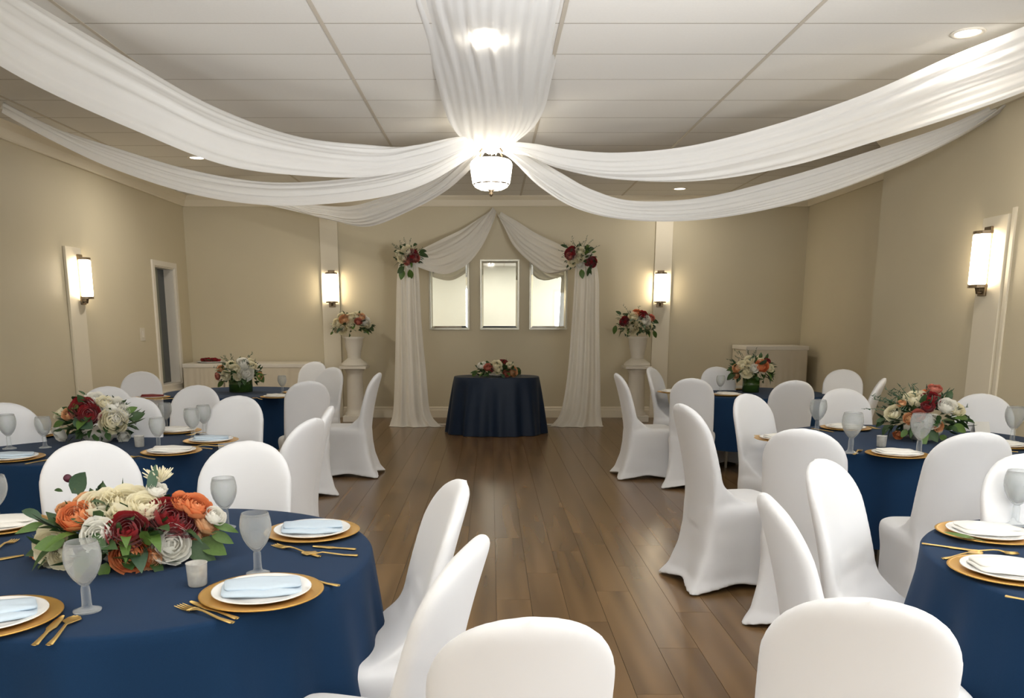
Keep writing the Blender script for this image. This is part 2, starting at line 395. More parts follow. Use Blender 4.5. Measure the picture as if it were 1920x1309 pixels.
# ------------------------------------------------------------------ wall sconces
def sconce(loc, rz, label, k=1.0):
    r = thing('wall_sconce', label, 'wall light', loc, rz, 'opal glass wall sconces')
    # local: the wall is at y=0 and the lamp stands out towards -y
    bevel(obj('back_plate', MB().box(-0.05 * k, 0.05 * k, -0.02, 0, -0.29, 0.26), M['bronze'], r), 0.004)
    rows = []
    for z, w_ in ((-0.2, 0.9), (-0.19, 1), (0.19, 1), (0.2, 0.9)):
        rows.append([(0.085 * k * w_ * math.sin(a), -0.035 - 0.085 * w_ * math.cos(a), z) for a in [(-PI / 2) + PI * j / 12 for j in range(13)]])
    mb = MB().grid(rows); n = 13
    mb.f.append(tuple(range(n))); mb.f.append(tuple(range(4 * n - 1, 3 * n - 1, -1)))
    obj('shade', mb, M['shade'], r, True)
    for z0, z1 in ((0.2, 0.225), (-0.225, -0.2)):
        rows = [[(0.09 * k * math.sin(a), -0.02 - 0.105 * math.cos(a), z) for a in [(-PI / 2) + PI * j / 12 for j in range(13)]] for z in (z0, z1)]
        mb = MB().grid(rows); mb.f.append(tuple(range(13))); mb.f.append(tuple(range(25, 12, -1)))
        obj('metal_cap', mb, M['bronze'], r)
    obj('bracket', MB().tube([(0, -0.01, -0.26), (0, -0.05, -0.265), (0, -0.06, -0.22)], 0.014), M['bronze'], r, True)
sconce((SL.x + 0.03, SL.y, SL.z), PI / 2, 'bronze wall sconce with lit glass on cream board left of the light switch')
sconce((SR.x - 0.03, SR.y, SR.z), -PI / 2, 'large lit bronze wall sconce on the right wall beside the middle right table')
sconce((SBL.x, SBL.y - 0.035, SBL.z), 0, 'small lit wall sconce above the cream and white urn flowers')
sconce((SBR.x, SBR.y - 0.035, SBR.z), 0, 'small lit wall sconce beside the urn of burgundy and white flowers')

# ------------------------------------------------------------------ ceiling lights
def downlight(x, y, label, seen=True, energy=13):
    r = thing('recessed_light', label, 'ceiling light', (x, y, ZC - 0.006), 0, 'round recessed ceiling lights') if seen else None
    if seen:
        obj('trim_ring', MB().lathe([(0.075, 0.004), (0.08, -0.004), (0.1, -0.006), (0.105, 0.0), (0.1, 0.005)], 28), M['white_trim'], r, True)
        obj('lens', MB().lathe([(0.001, 0.0), (0.076, 0.0), (0.076, 0.003)], 28), M['can'], r)
    l = bpy.data.lights.new('downlight_lamp', 'AREA'); l.shape = 'DISK'; l.size = 0.14; l.energy = energy; l.color = (1.0, 0.93, 0.83)
    lo = bpy.data.objects.new('downlight_lamp', l); C.objects.link(lo); lo.location = (x, y, ZC - 0.02)
p = on_z(910, 57, ZC); downlight(p.x, p.y, 'recessed light glowing through the wide central ceiling drape', True, 1)
p = on_z(1815, 60, ZC); downlight(p.x, p.y, 'recessed light in pale ceiling above the upper drape on the right side')
p = on_z(369, 295, ZC); downlight(p.x, p.y, 'recessed light peeking out under the upper left drape', True, 26)
downlight(2.66, 12.2, 'small recessed light near the back wall between the two right drapes', True, 9)
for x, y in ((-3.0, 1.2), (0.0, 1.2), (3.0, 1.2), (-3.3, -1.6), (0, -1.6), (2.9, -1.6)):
    downlight(x, y, '', False, 4 if y > 0 else 45)  # added unseen lamps, no fixtures; the row by the front wall brightens it

# pendant lamp the drapes gather on
PYD = 8.15
pc = on_y(921, 320, PYD)
pend = thing('pendant_lamp', 'lit frosted glass pendant lamp hanging where the ceiling drapes meet', 'ceiling light', (pc.x, pc.y, ZC))
zt = pc.z - ZC
obj('ceiling_rose', MB().lathe([(0.001, 0), (0.08, 0), (0.08, -0.015), (0.03, -0.03), (0.001, -0.03)], 24), M['bronze'], pend, True)
obj('stem', MB().tube([(0, 0, -0.02), (0, 0, zt + 0.2)], 0.012), M['bronze'], pend, True)
prof = [(0.14, 0.10), (0.185, 0.085), (0.198, 0.055), (0.19, -0.02), (0.175, -0.115), (0.150, -0.150), (0.11, -0.168), (0.02, -0.172)]
gs_ = obj('glass_shade', MB().lathe([(r_, zt + z) for r_, z in prof], 12), M['pendant_glass'], pend)
obj('shade_ring', MB().lathe([(0.158, zt - 0.13), (0.166, zt - 0.128), (0.17, zt - 0.12), (0.164, zt - 0.116)], 24), M['bronze'], gs_, True)
for k in range(4):
    a = PI / 4 + PI / 2 * k
    obj('arm', MB().tube([(0, 0, zt + 0.24), (0.08 * math.cos(a), 0.08 * math.sin(a), zt + 0.22), (0.15 * math.cos(a), 0.15 * math.sin(a), zt + 0.145)], 0.008), M['bronze'], pend, True)
obj('finial', MB().lathe([(0.001, zt - 0.235), (0.014, zt - 0.225), (0.022, zt - 0.205), (0.012, zt - 0.19), (0.035, zt - 0.175), (0.03, zt - 0.168), (0.001, zt - 0.166)], 14), M['bronze'], pend, True)

# ------------------------------------------------------------------ fabric bands
def band(st, n=70, m=26, pleats=5, amp=0.03, bulge=0.06, seed=1, flat=0.0):
    """st: stations (upper point, lower point) in the room; a pleated sheet lofted between the two edges"""
    rr = random.Random(seed)
    U = catmull([s[0] for s in st], n); L = catmull([s[1] for s in st], n)
    ph = [rr.uniform(0, 6.28) for _ in range(6)]
    rows = []
    for i in range(n):
        t = i / (n - 1)
        u, l = U[i], L[i]
        tan = (U[min(i + 1, n - 1)] + L[min(i + 1, n - 1)] - U[max(i - 1, 0)] - L[max(i - 1, 0)])
        ac = l - u; wd_ = np.linalg.norm(ac) + 1e-9
        nor = np.cross(tan, ac); nor /= (np.linalg.norm(nor) + 1e-9)
        a_ = amp * min(1, 0.35 + wd_ / 0.25)
        row = []
        for j in range(m):
            v = j / (m - 1)
            vv = v + 0.035 * math.sin(2.2 * t * PI + ph[0] + 3 * v) * math.sin(PI * v)
            off = bulge * math.sin(PI * v) + a_ * (math.sin(2 * PI * pleats * vv + ph[1] + 1.6 * math.sin(3 * t + ph[3])) * (0.55 + 0.45 * math.sin(4 * t * PI + ph[2] + 5 * v))
                  + 0.5 * math.sin(2 * PI * (pleats * 1.7) * vv + ph[4] + 2.1 * t))
            row.append(tuple(u + ac * v + nor * off))
        rows.append(row)
    return MB().grid(rows)
def drape(label, pts, **k):
    """pts: (upper px, lower px, distance) stations"""
    st = []
    for (ux, uy), (lx, ly), y in pts:
        st.append((on_y(ux, uy, y + 0.06), on_y(lx, ly, y - 0.06)))
    o = obj('ceiling_drape', band(st, **k), M['sheer'], None, True)
    return tag(o, label, 'drape', 'sheer white drapes gathered at the pendant lamp')
G = PYD
drape('wide upper left ceiling drape, brightest of the three on the left',
      [((880, 266), (893, 276), G - 0.10), ((845, 264), (868, 284), G - 0.22), ((770, 275), (800, 311), G - 0.5), ((700, 273), (700, 331), G - 0.85), ((560, 257), (590, 332), G - 1.3), ((400, 198), (430, 312), G - 1.9), ((230, 102), (250, 242), G - 2.5), ((50, -5), (60, 155), G - 3.2), ((-120, -120), (-110, 50), G - 3.8)],
      pleats=4, amp=0.014, bulge=0.07, seed=3)
drape('narrow lower left ceiling drape rising to the left wall',
      [((893, 270), (900, 280), G), ((855, 282), (872, 300), G - 0.05), ((760, 316), (790, 345), G - 0.12), ((650, 336), (680, 373), G - 0.2), ((500, 342), (520, 384), G - 0.3), ((350, 319), (370, 365), G - 0.4), ((200, 275), (215, 316), G - 0.5), ((90, 239), (100, 262), G - 0.55), ((0, 204), (4, 209), G - 0.6)],
      pleats=4, amp=0.018, bulge=0.05, seed=5)
drape('rear left ceiling drape in shade, running toward the back left corner',
      [((898, 272), (908, 282), G + 0.1), ((868, 288), (888, 308), G + 0.3), ((800, 330), (835, 358), G + 0.8), ((730, 365), (765, 397), G + 1.3), ((660, 386), (690, 425), G + 1.8), ((600, 385), (620, 413), G + 2.4), ((540, 376), (560, 398), G + 3.0), ((400, 352), (415, 368), G + 3.6), ((330, 352), (334, 360), G + 4.2)],
      pleats=4, amp=0.02, bulge=0.05, seed=8)
drape('wide upper right ceiling drape passing over the other right drape',
      [((958, 264), (948, 276), G - 0.05), ((1000, 268), (985, 286), G - 0.15), ((1070, 281), (1040, 313), G - 0.35), ((1160, 287), (1150, 337), G - 0.6), ((1290, 274), (1310, 340), G - 0.95), ((1450, 234), (1480, 312), G - 1.4), ((1620, 177), (1650, 262), G - 1.9), ((1780, 107), (1800, 215), G - 2.35), ((1920, 50), (1930, 168), G - 2.7), ((2040, -10), (2050, 115), G - 3.0)],
      pleats=4, amp=0.014, bulge=0.07, seed=13)
drape('lower right ceiling drape hanging deepest near the lamp',
      [((952, 270), (944, 282), G + 0.0), ((985, 286), (968, 305), G + 0.05), ((1050, 325), (1015, 352), G + 0.1), ((1110, 357), (1085, 393), G + 0.1), ((1190, 378), (1185, 413), G + 0.05), ((1320, 372), (1330, 411), G - 0.15), ((1480, 332), (1500, 379), G - 0.45), ((1640, 281), (1665, 319), G - 0.7), ((1780, 233), (1800, 254), G - 0.9), ((1886, 184), (1892, 191), G - 1.1)],
      pleats=5, amp=0.02, bulge=0.05, seed=17)
# central drape: a wide sheet from the lamp over the camera
def central():
    st = []
    for y_px, xl, xr, y in ((276, 897, 950, G), (262, 868, 972, G - 0.1), (235, 845, 1003, G - 0.35), (200, 831, 1022, G - 0.75), (150, 818, 1034, G - 1.35), (90, 802, 1048, G - 2.0), (40, 789, 1060, G - 2.5), (-20, 772, 1074, G - 3.0), (-180, 735, 1108, G - 3.9)):
        st.append((on_y(xl, y_px, y), on_y(xr, y_px, y)))
    return band(st, n=60, m=60, pleats=8, amp=0.012, bulge=-0.08, seed=21)
tag(obj('ceiling_drape', central(), M['sheer'], None, True), 'broad central ceiling drape with a recessed light glowing through it', 'drape', 'sheer white drapes gathered at the pendant lamp')

# ------------------------------------------------------------------ chairs with stretch covers
def build_chair_meshes():
    mb = MB()
    lv = [(0.0, 0.265, 0.24, -0.35, 0.275), (0.07, 0.225, 0.212, -0.295, 0.243), (0.2, 0.2, 0.198, -0.245, 0.225), (0.32, 0.195, 0.198, -0.222, 0.225), (0.42, 0.205, 0.21, -0.215, 0.235), (0.455, 0.2, 0.205, -0.21, 0.23), (0.475, 0.17, 0.175, -0.185, 0.195)]
    N = 112; rows = []
    for z, wb, wf_, yb, yf in lv:
        row = []
        k = max(0, 1 - z / 0.36)
        for j in range(N):
            a = 2 * PI * j / N
            cx, sy = math.cos(a), math.sin(a)
            e = (abs(cx) ** 7 + abs(sy) ** 7) ** (-1 / 7)
            x, y = cx * e, sy * e
            q = 1 - min(1, (abs(abs(x) - abs(y))) / 0.9) # 1 at the corners
            yy = (y + 1) / 2
            X = x * (wb + (wf_ - wb) * yy); Y = yb + (yf - yb) * yy
            sh = 1 - 0.20 * k * (1 - q)
            hem = 0.036 * (1 - q) * k if z < 0.01 else 0
            row.append((X * sh, (Y + 0.03) * sh - 0.03, z + hem))
        rows.append(row)
    mb.grid(rows, True)
    mb.f.append(tuple(6 * N + j for j in range(N)))
    mb.v.append((0, -0.03, 0.03)); ci = len(mb.v) - 1
    mb.f += [((j + 1) % N, j, ci) for j in range(N)]
    # backrest
    rows = []; NB = 48; NR = 44
    for i in range(NR + 1):
        t = 1 - (1 - i / NR) ** 1.9
        z = 0.34 + t * 0.635
        yc = -0.178 - 0.01 * t - 0.135 * t ** 1.7
        th = 0.048 - 0.022 * t ** 0.7
        hw = (0.196 + 0.006 * math.sin(PI * t)) * (0.86 + 0.14 * min(1, max(0, (z - 0.36) / 0.14)))
        zt = (z - 0.80) / 0.1755
        if zt > 0: hw *= max(0.004, (1 - zt ** 2.3)) ** 0.47
        if zt > 0.8: th *= max(0.3, 1 - (zt - 0.8) * 2.2)
        row = []
        for j in range(NB):
            a = 2 * PI * j / NB
            cx, sy = math.cos(a), math.sin(a)
            x = math.copysign(abs(cx) ** 0.75, cx) * hw; y = math.copysign(abs(sy) ** 0.5, sy) * th
            cur = 0.035 * (x / 0.2) ** 2    # the back is gently dished
            row.append((x, yc + y + cur, z))
        rows.append(row)
    b = len(mb.v); mb.grid(rows, True)
    mb.f.append(tuple(b + j for j in range(NB))[::-1]); mb.f.append(tuple(b + NR * NB + j for j in range(NB)))
    # soft fillet where cover stretches from seat to back
    rows = []
    for i in range(-1, 5):
        t = max(i, 0) / 4
        hw = 0.188
        rows.append([(x * hw, -0.15 + 0.17 * (1 - t) ** 2.4 - 0.03 * t if i >= 0 else -0.05, (0.455 + 0.20 * t) if i >= 0 else 0.39) for x in (-1, 1)] + [(x * hw, -0.2, (0.455 + 0.2 * t) if i >= 0 else 0.39) for x in (1, -1)])
    b = len(mb.v); mb.grid(rows, True)
    mb.f.append(tuple(b + j for j in range(4))[::-1]); mb.f.append(tuple(b + 20 + j for j in range(4)))
    tmp = obj('tmp_chair', mb, M['chair'])
    rm = tmp.modifiers.new('r', 'REMESH'); rm.mode = 'VOXEL'; rm.voxel_size = 0.0075; rm.use_smooth_shade = True
    sm = tmp.modifiers.new('s', 'SMOOTH'); sm.factor = 0.5; sm.iterations = 26
    dg = bpy.context.evaluated_depsgraph_get(); ev = tmp.evaluated_get(dg)
    full = bpy.data.meshes.new_from_object(ev)
    n = len(full.vertices); co = np.empty(n * 3); full.vertices.foreach_get('co', co); co = co.reshape(-1, 3)
    vn = np.empty(n * 3); full.vertex_normals.foreach_get('vector', vn); vn = vn.reshape(-1, 3)
    polys = [tuple(p.vertices) for p in full.polygons]
    cen = np.array([co[list(p)].mean(0) for p in polys]); pn = np.array([vn[list(p)].mean(0) for p in polys])
    C.objects.unlink(tmp); bpy.data.objects.remove(tmp)
    sep = -0.150 - 0.55 * (cen[:, 2] - 0.49)
    back = (cen[:, 2] > 0.45) & (cen[:, 1] < np.where(cen[:, 2] > 0.52, 9, -0.135))
    seat = (~back) & (cen[:, 2] > 0.40) & ((pn[:, 2] > 0.35))
    skirt = ~back & ~seat
    keep = ~((pn[:, 2] < -0.8) & (cen[:, 2] < 0.08))   # open underneath
    out = {}
    for name, ms in (('backrest_cover', back), ('seat_cover', seat), ('skirt', skirt)):
        idx = {}; f = []
        for q in np.nonzero(ms)[0]:
            f.append(tuple(idx.setdefault(i, len(idx)) for i in polys[q]))
        ids = list(idx)
        me = bpy.data.meshes.new(name); me.from_pydata([tuple(co[i]) for i in ids], [], f); me.materials.append(M['chair'])
        me.polygons.foreach_set('use_smooth', [True] * len(f)); me.update()
        me.normals_split_custom_set_from_vertices([tuple(vn[i]) for i in ids])
        out[name] = me
    return out
CH = build_chair_meshes()
chairs = []
def chair(px, py, face, label, group, x=None, y=None, sc=1.025):
    zt = 0.972 * sc
    """px, py: the top of the back in the photo; face: (dx, dy) the way the sitter looks"""
    p = on_z(px, py, zt) if x is None else Vector((x, y, 0))
    d = Vector((face[0], face[1], 0)).normalized()
    c = p + d * 0.30 if x is None else p
    T = TABLES[group[0]]; v = Vector((p.x, p.y, 0)).normalized()
    group = group[1]
    for k in range(80):
        if (c - Vector((T.x, T.y, 0))).length > T[3] + 0.10 if x is None and c.y > T.y + 0.45 else True: break
        c = c + v * 0.01
    rz = math.atan2(d.y, d.x) - PI / 2
    r = thing('banquet_chair', label, 'chair', (c.x, c.y, 0), rz, group)
    r.scale = (sc * 0.95, sc, sc)
    for n, me in CH.items(): put(n, me, r)
    chairs.append(r)
    return r

# ------------------------------------------------------------------ tables
ZT = 0.75
def cloth_mesh(rx, ry, ztop, zhem, nf, amp, seed, pw=2.0, flare=0.05, hemamp=0.0):
    rr = random.Random(seed); N = 192; rows = []
    ph = [rr.uniform(0, 6.28) for _ in range(5)]
    def sup(a, r):
        c, s_ = math.cos(a), math.sin(a)
        k = (abs(c) ** pw + abs(s_) ** pw) ** (-1 / pw)
        return c * k * rx * r, s_ * k * ry * r
    for r in (0.03, 0.3, 0.6, 0.85, 0.97):
        rows.append([sup(2 * PI * j / N, r) + (ztop,) for j in range(N)])
    rows.append([sup(2 * PI * j / N, 0.993) + (ztop - 0.002,) for j in range(N)])
    rows.append([sup(2 * PI * j / N, 1.0) + (ztop - 0.009,) for j in range(N)])
    S = 16
    for i in range(1, S + 1):
        t = i / S; row = []
        for j in range(N):
            a = 2 * PI * j / N
            fold = math.sin(nf * a + ph[0] + 0.8 * math.sin(3 * a + ph[1])) * (0.65 + 0.35 * math.sin(2 * a + ph[2]))
            fold += 0.35 * math.sin(nf * 1.9 * a + ph[3])
            off = flare * t + amp * t ** 0.8 * (fold + 0.3)
            x, y = sup(a, 1.0); nn = math.hypot(x, y)
            z = ztop - 0.009 + (zhem - ztop) * t + (hemamp * t * fold)
            row.append((x * (1 + off / nn), y * (1 + off / nn), max(z, 0.004)))
        rows.append(row)
    mb = MB().grid(rows, True); mb.f.append(tuple(range(N))[::-1])
    return mb
TABLES = {}
def banquet_table(key, cx, cy, r, label, zhem=0.24, seed=1):
    t = thing('banquet_table', label, 'table', (cx, cy, 0), 0, 'round banquet tables in navy cloths')
    obj('tablecloth', cloth_mesh(r, r, ZT, zhem, 13, 0.038, seed, hemamp=0.012), M['navy'], t, True)
    obj('tabletop', MB().lathe([(0.001, ZT - 0.03), (r - 0.012, ZT - 0.03), (r - 0.012, ZT - 0.006), (0.001, ZT - 0.006)], 40), M['wood'], t)
    for k in range(4):
        a = PI / 4 + k * PI / 2
        obj('leg', MB().tube([(0.4 * math.cos(a), 0.4 * math.sin(a), ZT - 0.03), (0.42 * math.cos(a), 0.42 * math.sin(a), 0)], 0.014), M['steel'], t)
    TABLES[key] = Vector((cx, cy, ZT, r)); return t
p = on_z(303, 1060, ZT); banquet_table('L1', -1.08, 2.52, 0.70, 'nearest navy clothed round table, with orange and burgundy peonies', 0.27, 1)
banquet_table('L2', -2.40, 4.92, 0.72, 'navy round table with burgundy and white bouquet, second from front on the left', seed=2)
banquet_table('L3', -2.66, 8.75, 0.75, 'far left navy round table below the white skirted buffet tables', seed=3)
banquet_table('R1', 2.06, 2.38, 0.69, 'navy round table cut off by the right edge, nearest on the right', seed=4)
banquet_table('R2', 2.66, 5.15, 0.80, 'navy round table in the middle of the right side with mixed bouquet', seed=5)
banquet_table('R3', 2.72, 8.7, 0.75, 'far right navy round table in front of the tall skirted bar', seed=6)

def toward(px, py, key, zt=0.972):
    p = on_z(px, py, zt); c = TABLES[key]; return (c.x - p.x, c.y - p.y)
CG = {'L1': 'white covered chairs at the nearest left table', 'L2': 'white covered chairs at the middle left table', 'L3': 'white covered chairs at the far left table',
      'R1': 'white covered chairs at the nearest right table', 'R2': 'white covered chairs at the middle right table', 'R3': 'white covered chairs at the far right table'}
BIG = 'big white aisle chair seen from the side at the middle right table'
for px, py, key, face, label in (
    (990, 1154, 'L1', (-0.12, 0.99), 'white covered chair at the bottom centre of the photo, seen from behind'),
    (874, 1008, 'L1', (-0.96, 0.26), 'white covered chair in front, tall back turned right, aisle side of nearest left table'),
    (850, 902, 'L1', (-0.97, -0.22), 'aisle chair whose hollow inner back faces the nearest left table'),
    (463, 829, 'L1', None, 'white chair behind the orange flowers, right one of the pair facing the camera'),
    (162, 829, 'L1', None, 'white chair behind the orange flowers, left one of the pair facing the camera'),
    (580, 784, 'L2', (-0.95, 0.3), 'bright white chair at the aisle side of the middle left table, nearer one'),
    (612, 762, 'L2', (-1, -0.15), 'white chair hidden behind the bright aisle chair of the middle left table'),
    (6, 756, 'L2', (0.8, -0.6), 'white chair at the left edge of the photo by the middle left table'),
    (250, 746, 'L2', (0.1, -1), 'white chair half hidden behind the burgundy and white bouquet'),
    (369, 723, 'L2', (0.0, -1), 'grey white wide chair between the middle and far left tables'),
    (445, 743, 'L2', (-0.1, -1), 'warm white chair in front of the cream bouquet, facing the middle left table'),
    (200, 725, 'L2', (0.25, -1), 'white chair top showing just above the burgundy and white bouquet'),
    (264, 697, 'L3', (0.3, -0.95), 'white chair against the left wall below the narrow window'),
    (577, 714, 'L3', (-0.38, 0.92), 'white chair with its back to the camera at the far left table'),
    (622, 689, 'L3', (-0.5, -0.86), 'white chair in front of the left flower pedestal'),
    (706, 699, 'L3', (-1, 0.05), 'white chair in side view at the aisle, below the left arch curtain'),
    (1161, 700, 'R3', (1, 0.05), 'white chair in side view at the aisle, below the right arch curtain'),
    (1223, 689, 'R3', (0.85, -0.5), 'white chair in front of the right flower pedestal'),
    (1298, 709, 'R3', (0.3, 0.95), 'grey shaded chair with its back to the camera at the far right table'),
    (1490, 713, 'R3', (0.05, 1), 'bluish white wide chair in front of the tall skirted bar'),
    (1345, 688, 'R3', (0.02, -1), 'chair half hidden behind the peach bouquet of the far right table'),
    (1582, 693, 'R3', (-0.35, -0.94), 'white chair in the far right corner by the wall edge'),
    (1652, 709, 'R3', (-0.9, 0.42), 'slim side view chair just left of the mixed bouquet, by the right wall'),
    (1404, 739, 'R2', (0.55, -0.85), 'white chair at the left back of the middle right table'),
    (1290, 757, 'R2', (0.97, 0.2), 'big white aisle chair seen from the side at the middle right table'),
    (1508, 803, 'R2', (0.5, 0.86), 'grey shaded chair with back to the camera at the middle right table'),
    (1582, 729, 'R2', (0.0, -1), 'white chair facing the camera behind the goblets of the middle right table'),
    (1843, 739, 'R2', (-0.35, -0.94), 'white chair right of the mixed bouquet, below the right sconce'),
    (1832, 809, 'R2', (0.08, 1), 'bluish white chair with back to the camera near the right edge'),
    (1549, 863, 'R1', (0.72, -0.7), 'brightest white chair, inner back turned to the nearest right table'),
    (1455, 928, 'R1', (0.97, -0.1), 'narrow white chair between the big aisle chair and the brightest chair'),
    (1628, 1117, 'R1', (0.3, 0.95), 'large white chair at the bottom right seen from behind'),
    (1936, 853, 'R1', (-0.1, -1), 'white chair cut off by the right edge behind the nearest right table')):
    chair(px, py, face or toward(px, py, key), label, (key, CG[key]), sc=1.065 if label == BIG else 0.985 if py == 1154 else 1.0 if py == 1117 else 1.025)
chair(0, 0, (-0.3, -1), 'white chair top behind the far left table, below the buffet', ('L3', CG['L3']), -2.25, 9.95)

# ------------------------------------------------------------------ table ware
ch_me = MB().lathe([(0.001, 0.004), (0.10, 0.004), (0.112, 0.006), (0.155, 0.013), (0.163, 0.014), (0.165, 0.012), (0.158, 0.008), (0.11, 0.0), (0.001, 0.0)], 48).mesh('charger', M['charger'], True)
pl_me = MB().lathe([(0.001, 0.006), (0.085, 0.006), (0.095, 0.009), (0.128, 0.017), (0.131, 0.0175), (0.132, 0.015), (0.1, 0.004), (0.07, 0.0), (0.001, 0.0)], 48).mesh('plate', M['china'], True)
def pad_mesh(name, m, x0, x1, y0, y1, z0, z1, puff=0.003):
    rings = []; N = 40
    for z, k in ((z0, 0.985), ((z0 + z1) / 2, 1.0), (z1, 0.98), (z1 + puff * 0.6, 0.7), (z1 + puff, 0.35)):
        row = []
        for j in range(N):
            a = 2 * PI * j / N; c, s_ = math.cos(a), math.sin(a)
            q = (abs(c) ** 9 + abs(s_) ** 9) ** (-1 / 9)
            row.append(((x0 + x1) / 2 + c * q * k * (x1 - x0) / 2, (y0 + y1) / 2 + s_ * q * k * (y1 - y0) / 2, z + 0.002 * math.sin(5 * c + 2 * s_)))
        rings.append(row)
    b = MB().grid(rings, True); b.f.append(tuple(range(N))[::-1]); b.f.append(tuple(4 * N + j for j in range(N)))
    return b.mesh(name, m, True)
np_me, fold_me = {}, {}
for k in ('napkin', 'ivory_napkin', 'rust_napkin'):
    np_me[k] = pad_mesh('lower_fold', M[k], -0.105, 0.105, -0.062, 0.062, 0.002, 0.009)
    fold_me[k] = pad_mesh('upper_fold', M[k], -0.098, 0.104, -0.03, 0.063, 0.011, 0.017)
def cutlery_mesh(kind):
    mb = MB()
    L = 0.2
    if kind == 'knife': prof = [(0, 0.004), (0.03, 0.009), (0.085, 0.011), (0.1, 0.007), (0.12, 0.0045), (0.17, 0.006), (0.198, 0.0075), (0.2, 0.004)]
    elif kind == 'spoon': prof = [(0, 0.004), (0.008, 0.013), (0.025, 0.0195), (0.042, 0.016), (0.056, 0.006), (0.075, 0.0035), (0.15, 0.005), (0.198, 0.0075), (0.2, 0.004)]
    else: prof = [(0.05, 0.0125), (0.064, 0.011), (0.076, 0.005), (0.095, 0.0035), (0.15, 0.005), (0.198, 0.0075), (0.2, 0.004)]
    def hz(s_): return 0.004 + 0.007 * math.exp(-((s_ - 0.085) / 0.03) ** 2) if kind != 'knife' else 0.004
    rows = []
    for s_, w_ in prof:
        z = hz(s_) - (0.003 * math.exp(-((s_ - 0.025) / 0.015) ** 2) if kind == 'spoon' else 0)
        rows.append([(w_ * math.cos(a), s_ - L / 2, z + 0.0022 * math.sin(a) + (0.004 * (abs(math.cos(a)) if kind == 'spoon' and s_ < 0.05 else 0))) for a in [2 * PI * j / 10 for j in range(10)]])
    mb.grid(rows, True); mb.f.append(tuple(range(10))); mb.f.append(tuple(len(mb.v) - 10 + j for j in range(10))[::-1])
    if kind == 'fork':
        for k in range(4):
            x = -0.0105 + 0.007 * k
            mb.tube([(x, -0.05, 0.0045), (x, -0.07, 0.0035), (x, -0.1, 0.0055)], [0.0024, 0.0022, 0.001], 6)
            mb.tube([(x, -0.052, 0.0045), (x * 0.9, -0.046, 0.0045)], 0.0024, 6)
    return mb.mesh(kind, M['gold'], True)
cut_me = {k: cutlery_mesh(k) for k in ('fork', 'knife', 'spoon')}
def cutlery(kind, head, tail, label, z=ZT, group='gold cutlery on the navy tables'):
    a, b = (on_z(*head, z), on_z(*tail, z)) if not isinstance(head, Vector) else (head, tail)
    d = (b - a); c = (a + b) / 2; L = d.length
    k = max(0.75, min(1.15, L / 0.2))
    o = put(kind, cut_me[kind], None, (c.x, c.y, z + 0.0005), (0, 0, math.atan2(d.y, d.x) - PI / 2), (1.15, k, 1))
    return tag(o, label, kind, group)
gob_bowl = [(0.009, 0.068), (0.016, 0.074), (0.029, 0.090), (0.039, 0.110), (0.0445, 0.130), (0.0455, 0.147), (0.0435, 0.165), (0.0385, 0.183), (0.0375, 0.184), (0.042, 0.165), (0.0436, 0.147), (0.0425, 0.130), (0.037, 0.111), (0.027, 0.092), (0.014, 0.078), (0.001, 0.073)]
gob_foot = [(0.001, 0.0), (0.034, 0.0), (0.0345, 0.003), (0.02, 0.008), (0.0125, 0.013), (0.0115, 0.03), (0.0115, 0.055), (0.0105, 0.064), (0.009, 0.068), (0.001, 0.069)]
gb_me = MB().lathe(gob_bowl, 28).mesh('bowl', M['frost'], True)
gf_me = MB().lathe(gob_foot, 28).mesh('stem', M['clear'], True)
def goblet(px, py, label, key, k=1.0, loc=None):
    p = on_z(px, py, ZT) if loc is None else loc
    r = thing('water_goblet', label, 'glass', (p.x, p.y, ZT + 0.001), 0, 'stemmed water goblets on the banquet tables')
    put('bowl', gb_me, r, scale=(k, k, k)); put('stem', gf_me, r, scale=(k, k, k))
    return r
vo_me = MB().lathe([(0.001, 0), (0.024, 0), (0.026, 0.004), (0.029, 0.064), (0.03, 0.066), (0.0275, 0.066), (0.0245, 0.008), (0.001, 0.006)], 24).mesh('glass_cup', M['votive'], True)
vw_me = MB().lathe([(0.001, 0.008), (0.0235, 0.008), (0.0245, 0.034), (0.008, 0.036), (0.001, 0.037)], 20).mesh('candle', M['wax'], True)
vk_me = MB().tube([(0, 0, 0.036), (0.001, 0, 0.046)], 0.001, 6).mesh('wick', M['stem'])
def votive(px, py, label):
    p = on_z(px, py, ZT)
    r = thing('votive_candle', label, 'candle', (p.x, p.y, ZT + 0.001), 0, 'small glass votives on the banquet tables')
    put('glass_cup', vo_me, r); put('wick', vk_me, put('candle', vw_me, r))
def setting(px, py, key, seat, nap='napkin', nang=0.3, auto=True, napoff=(0, 0), loc=None):
    p = on_z(px, py, ZT) if loc is None else loc
    c = TABLES[key]; d = Vector((c.x - p.x, c.y - p.y, 0)).normalized(); side = Vector((d.y, -d.x, 0))
    tag(put('charger', ch_me, None, (p.x, p.y, ZT + 0.001)), 'gold charger ' + seat, 'charger', 'gold chargers')
    tag(put('plate', pl_me, None, (p.x, p.y, ZT + 0.006)), 'white plate on gold charger ' + seat, 'plate', 'white plates on chargers')
    nk = {'napkin': 'pale blue', 'ivory_napkin': 'ivory', 'rust_napkin': 'dark red'}[nap]
    n = tag(put('napkin', None, None, (p.x + napoff[0], p.y + napoff[1], ZT + 0.0155), (0.02, 0.03, nang)), 'folded %s napkin ' % nk + seat, 'napkin', 'folded napkins on plates')
    put('lower_fold', np_me[nap], n); put('upper_fold', fold_me[nap], n, (0, 0, 0), (0.03, 0, 0.04))
    if auto:
        for k, (kind, s_) in enumerate((('fork', -0.205), ('knife', 0.205))):
            q = p + side * s_
            cutlery(kind, q + d * 0.1, q - d * 0.1, 'gold %s beside the plate ' % kind + seat)
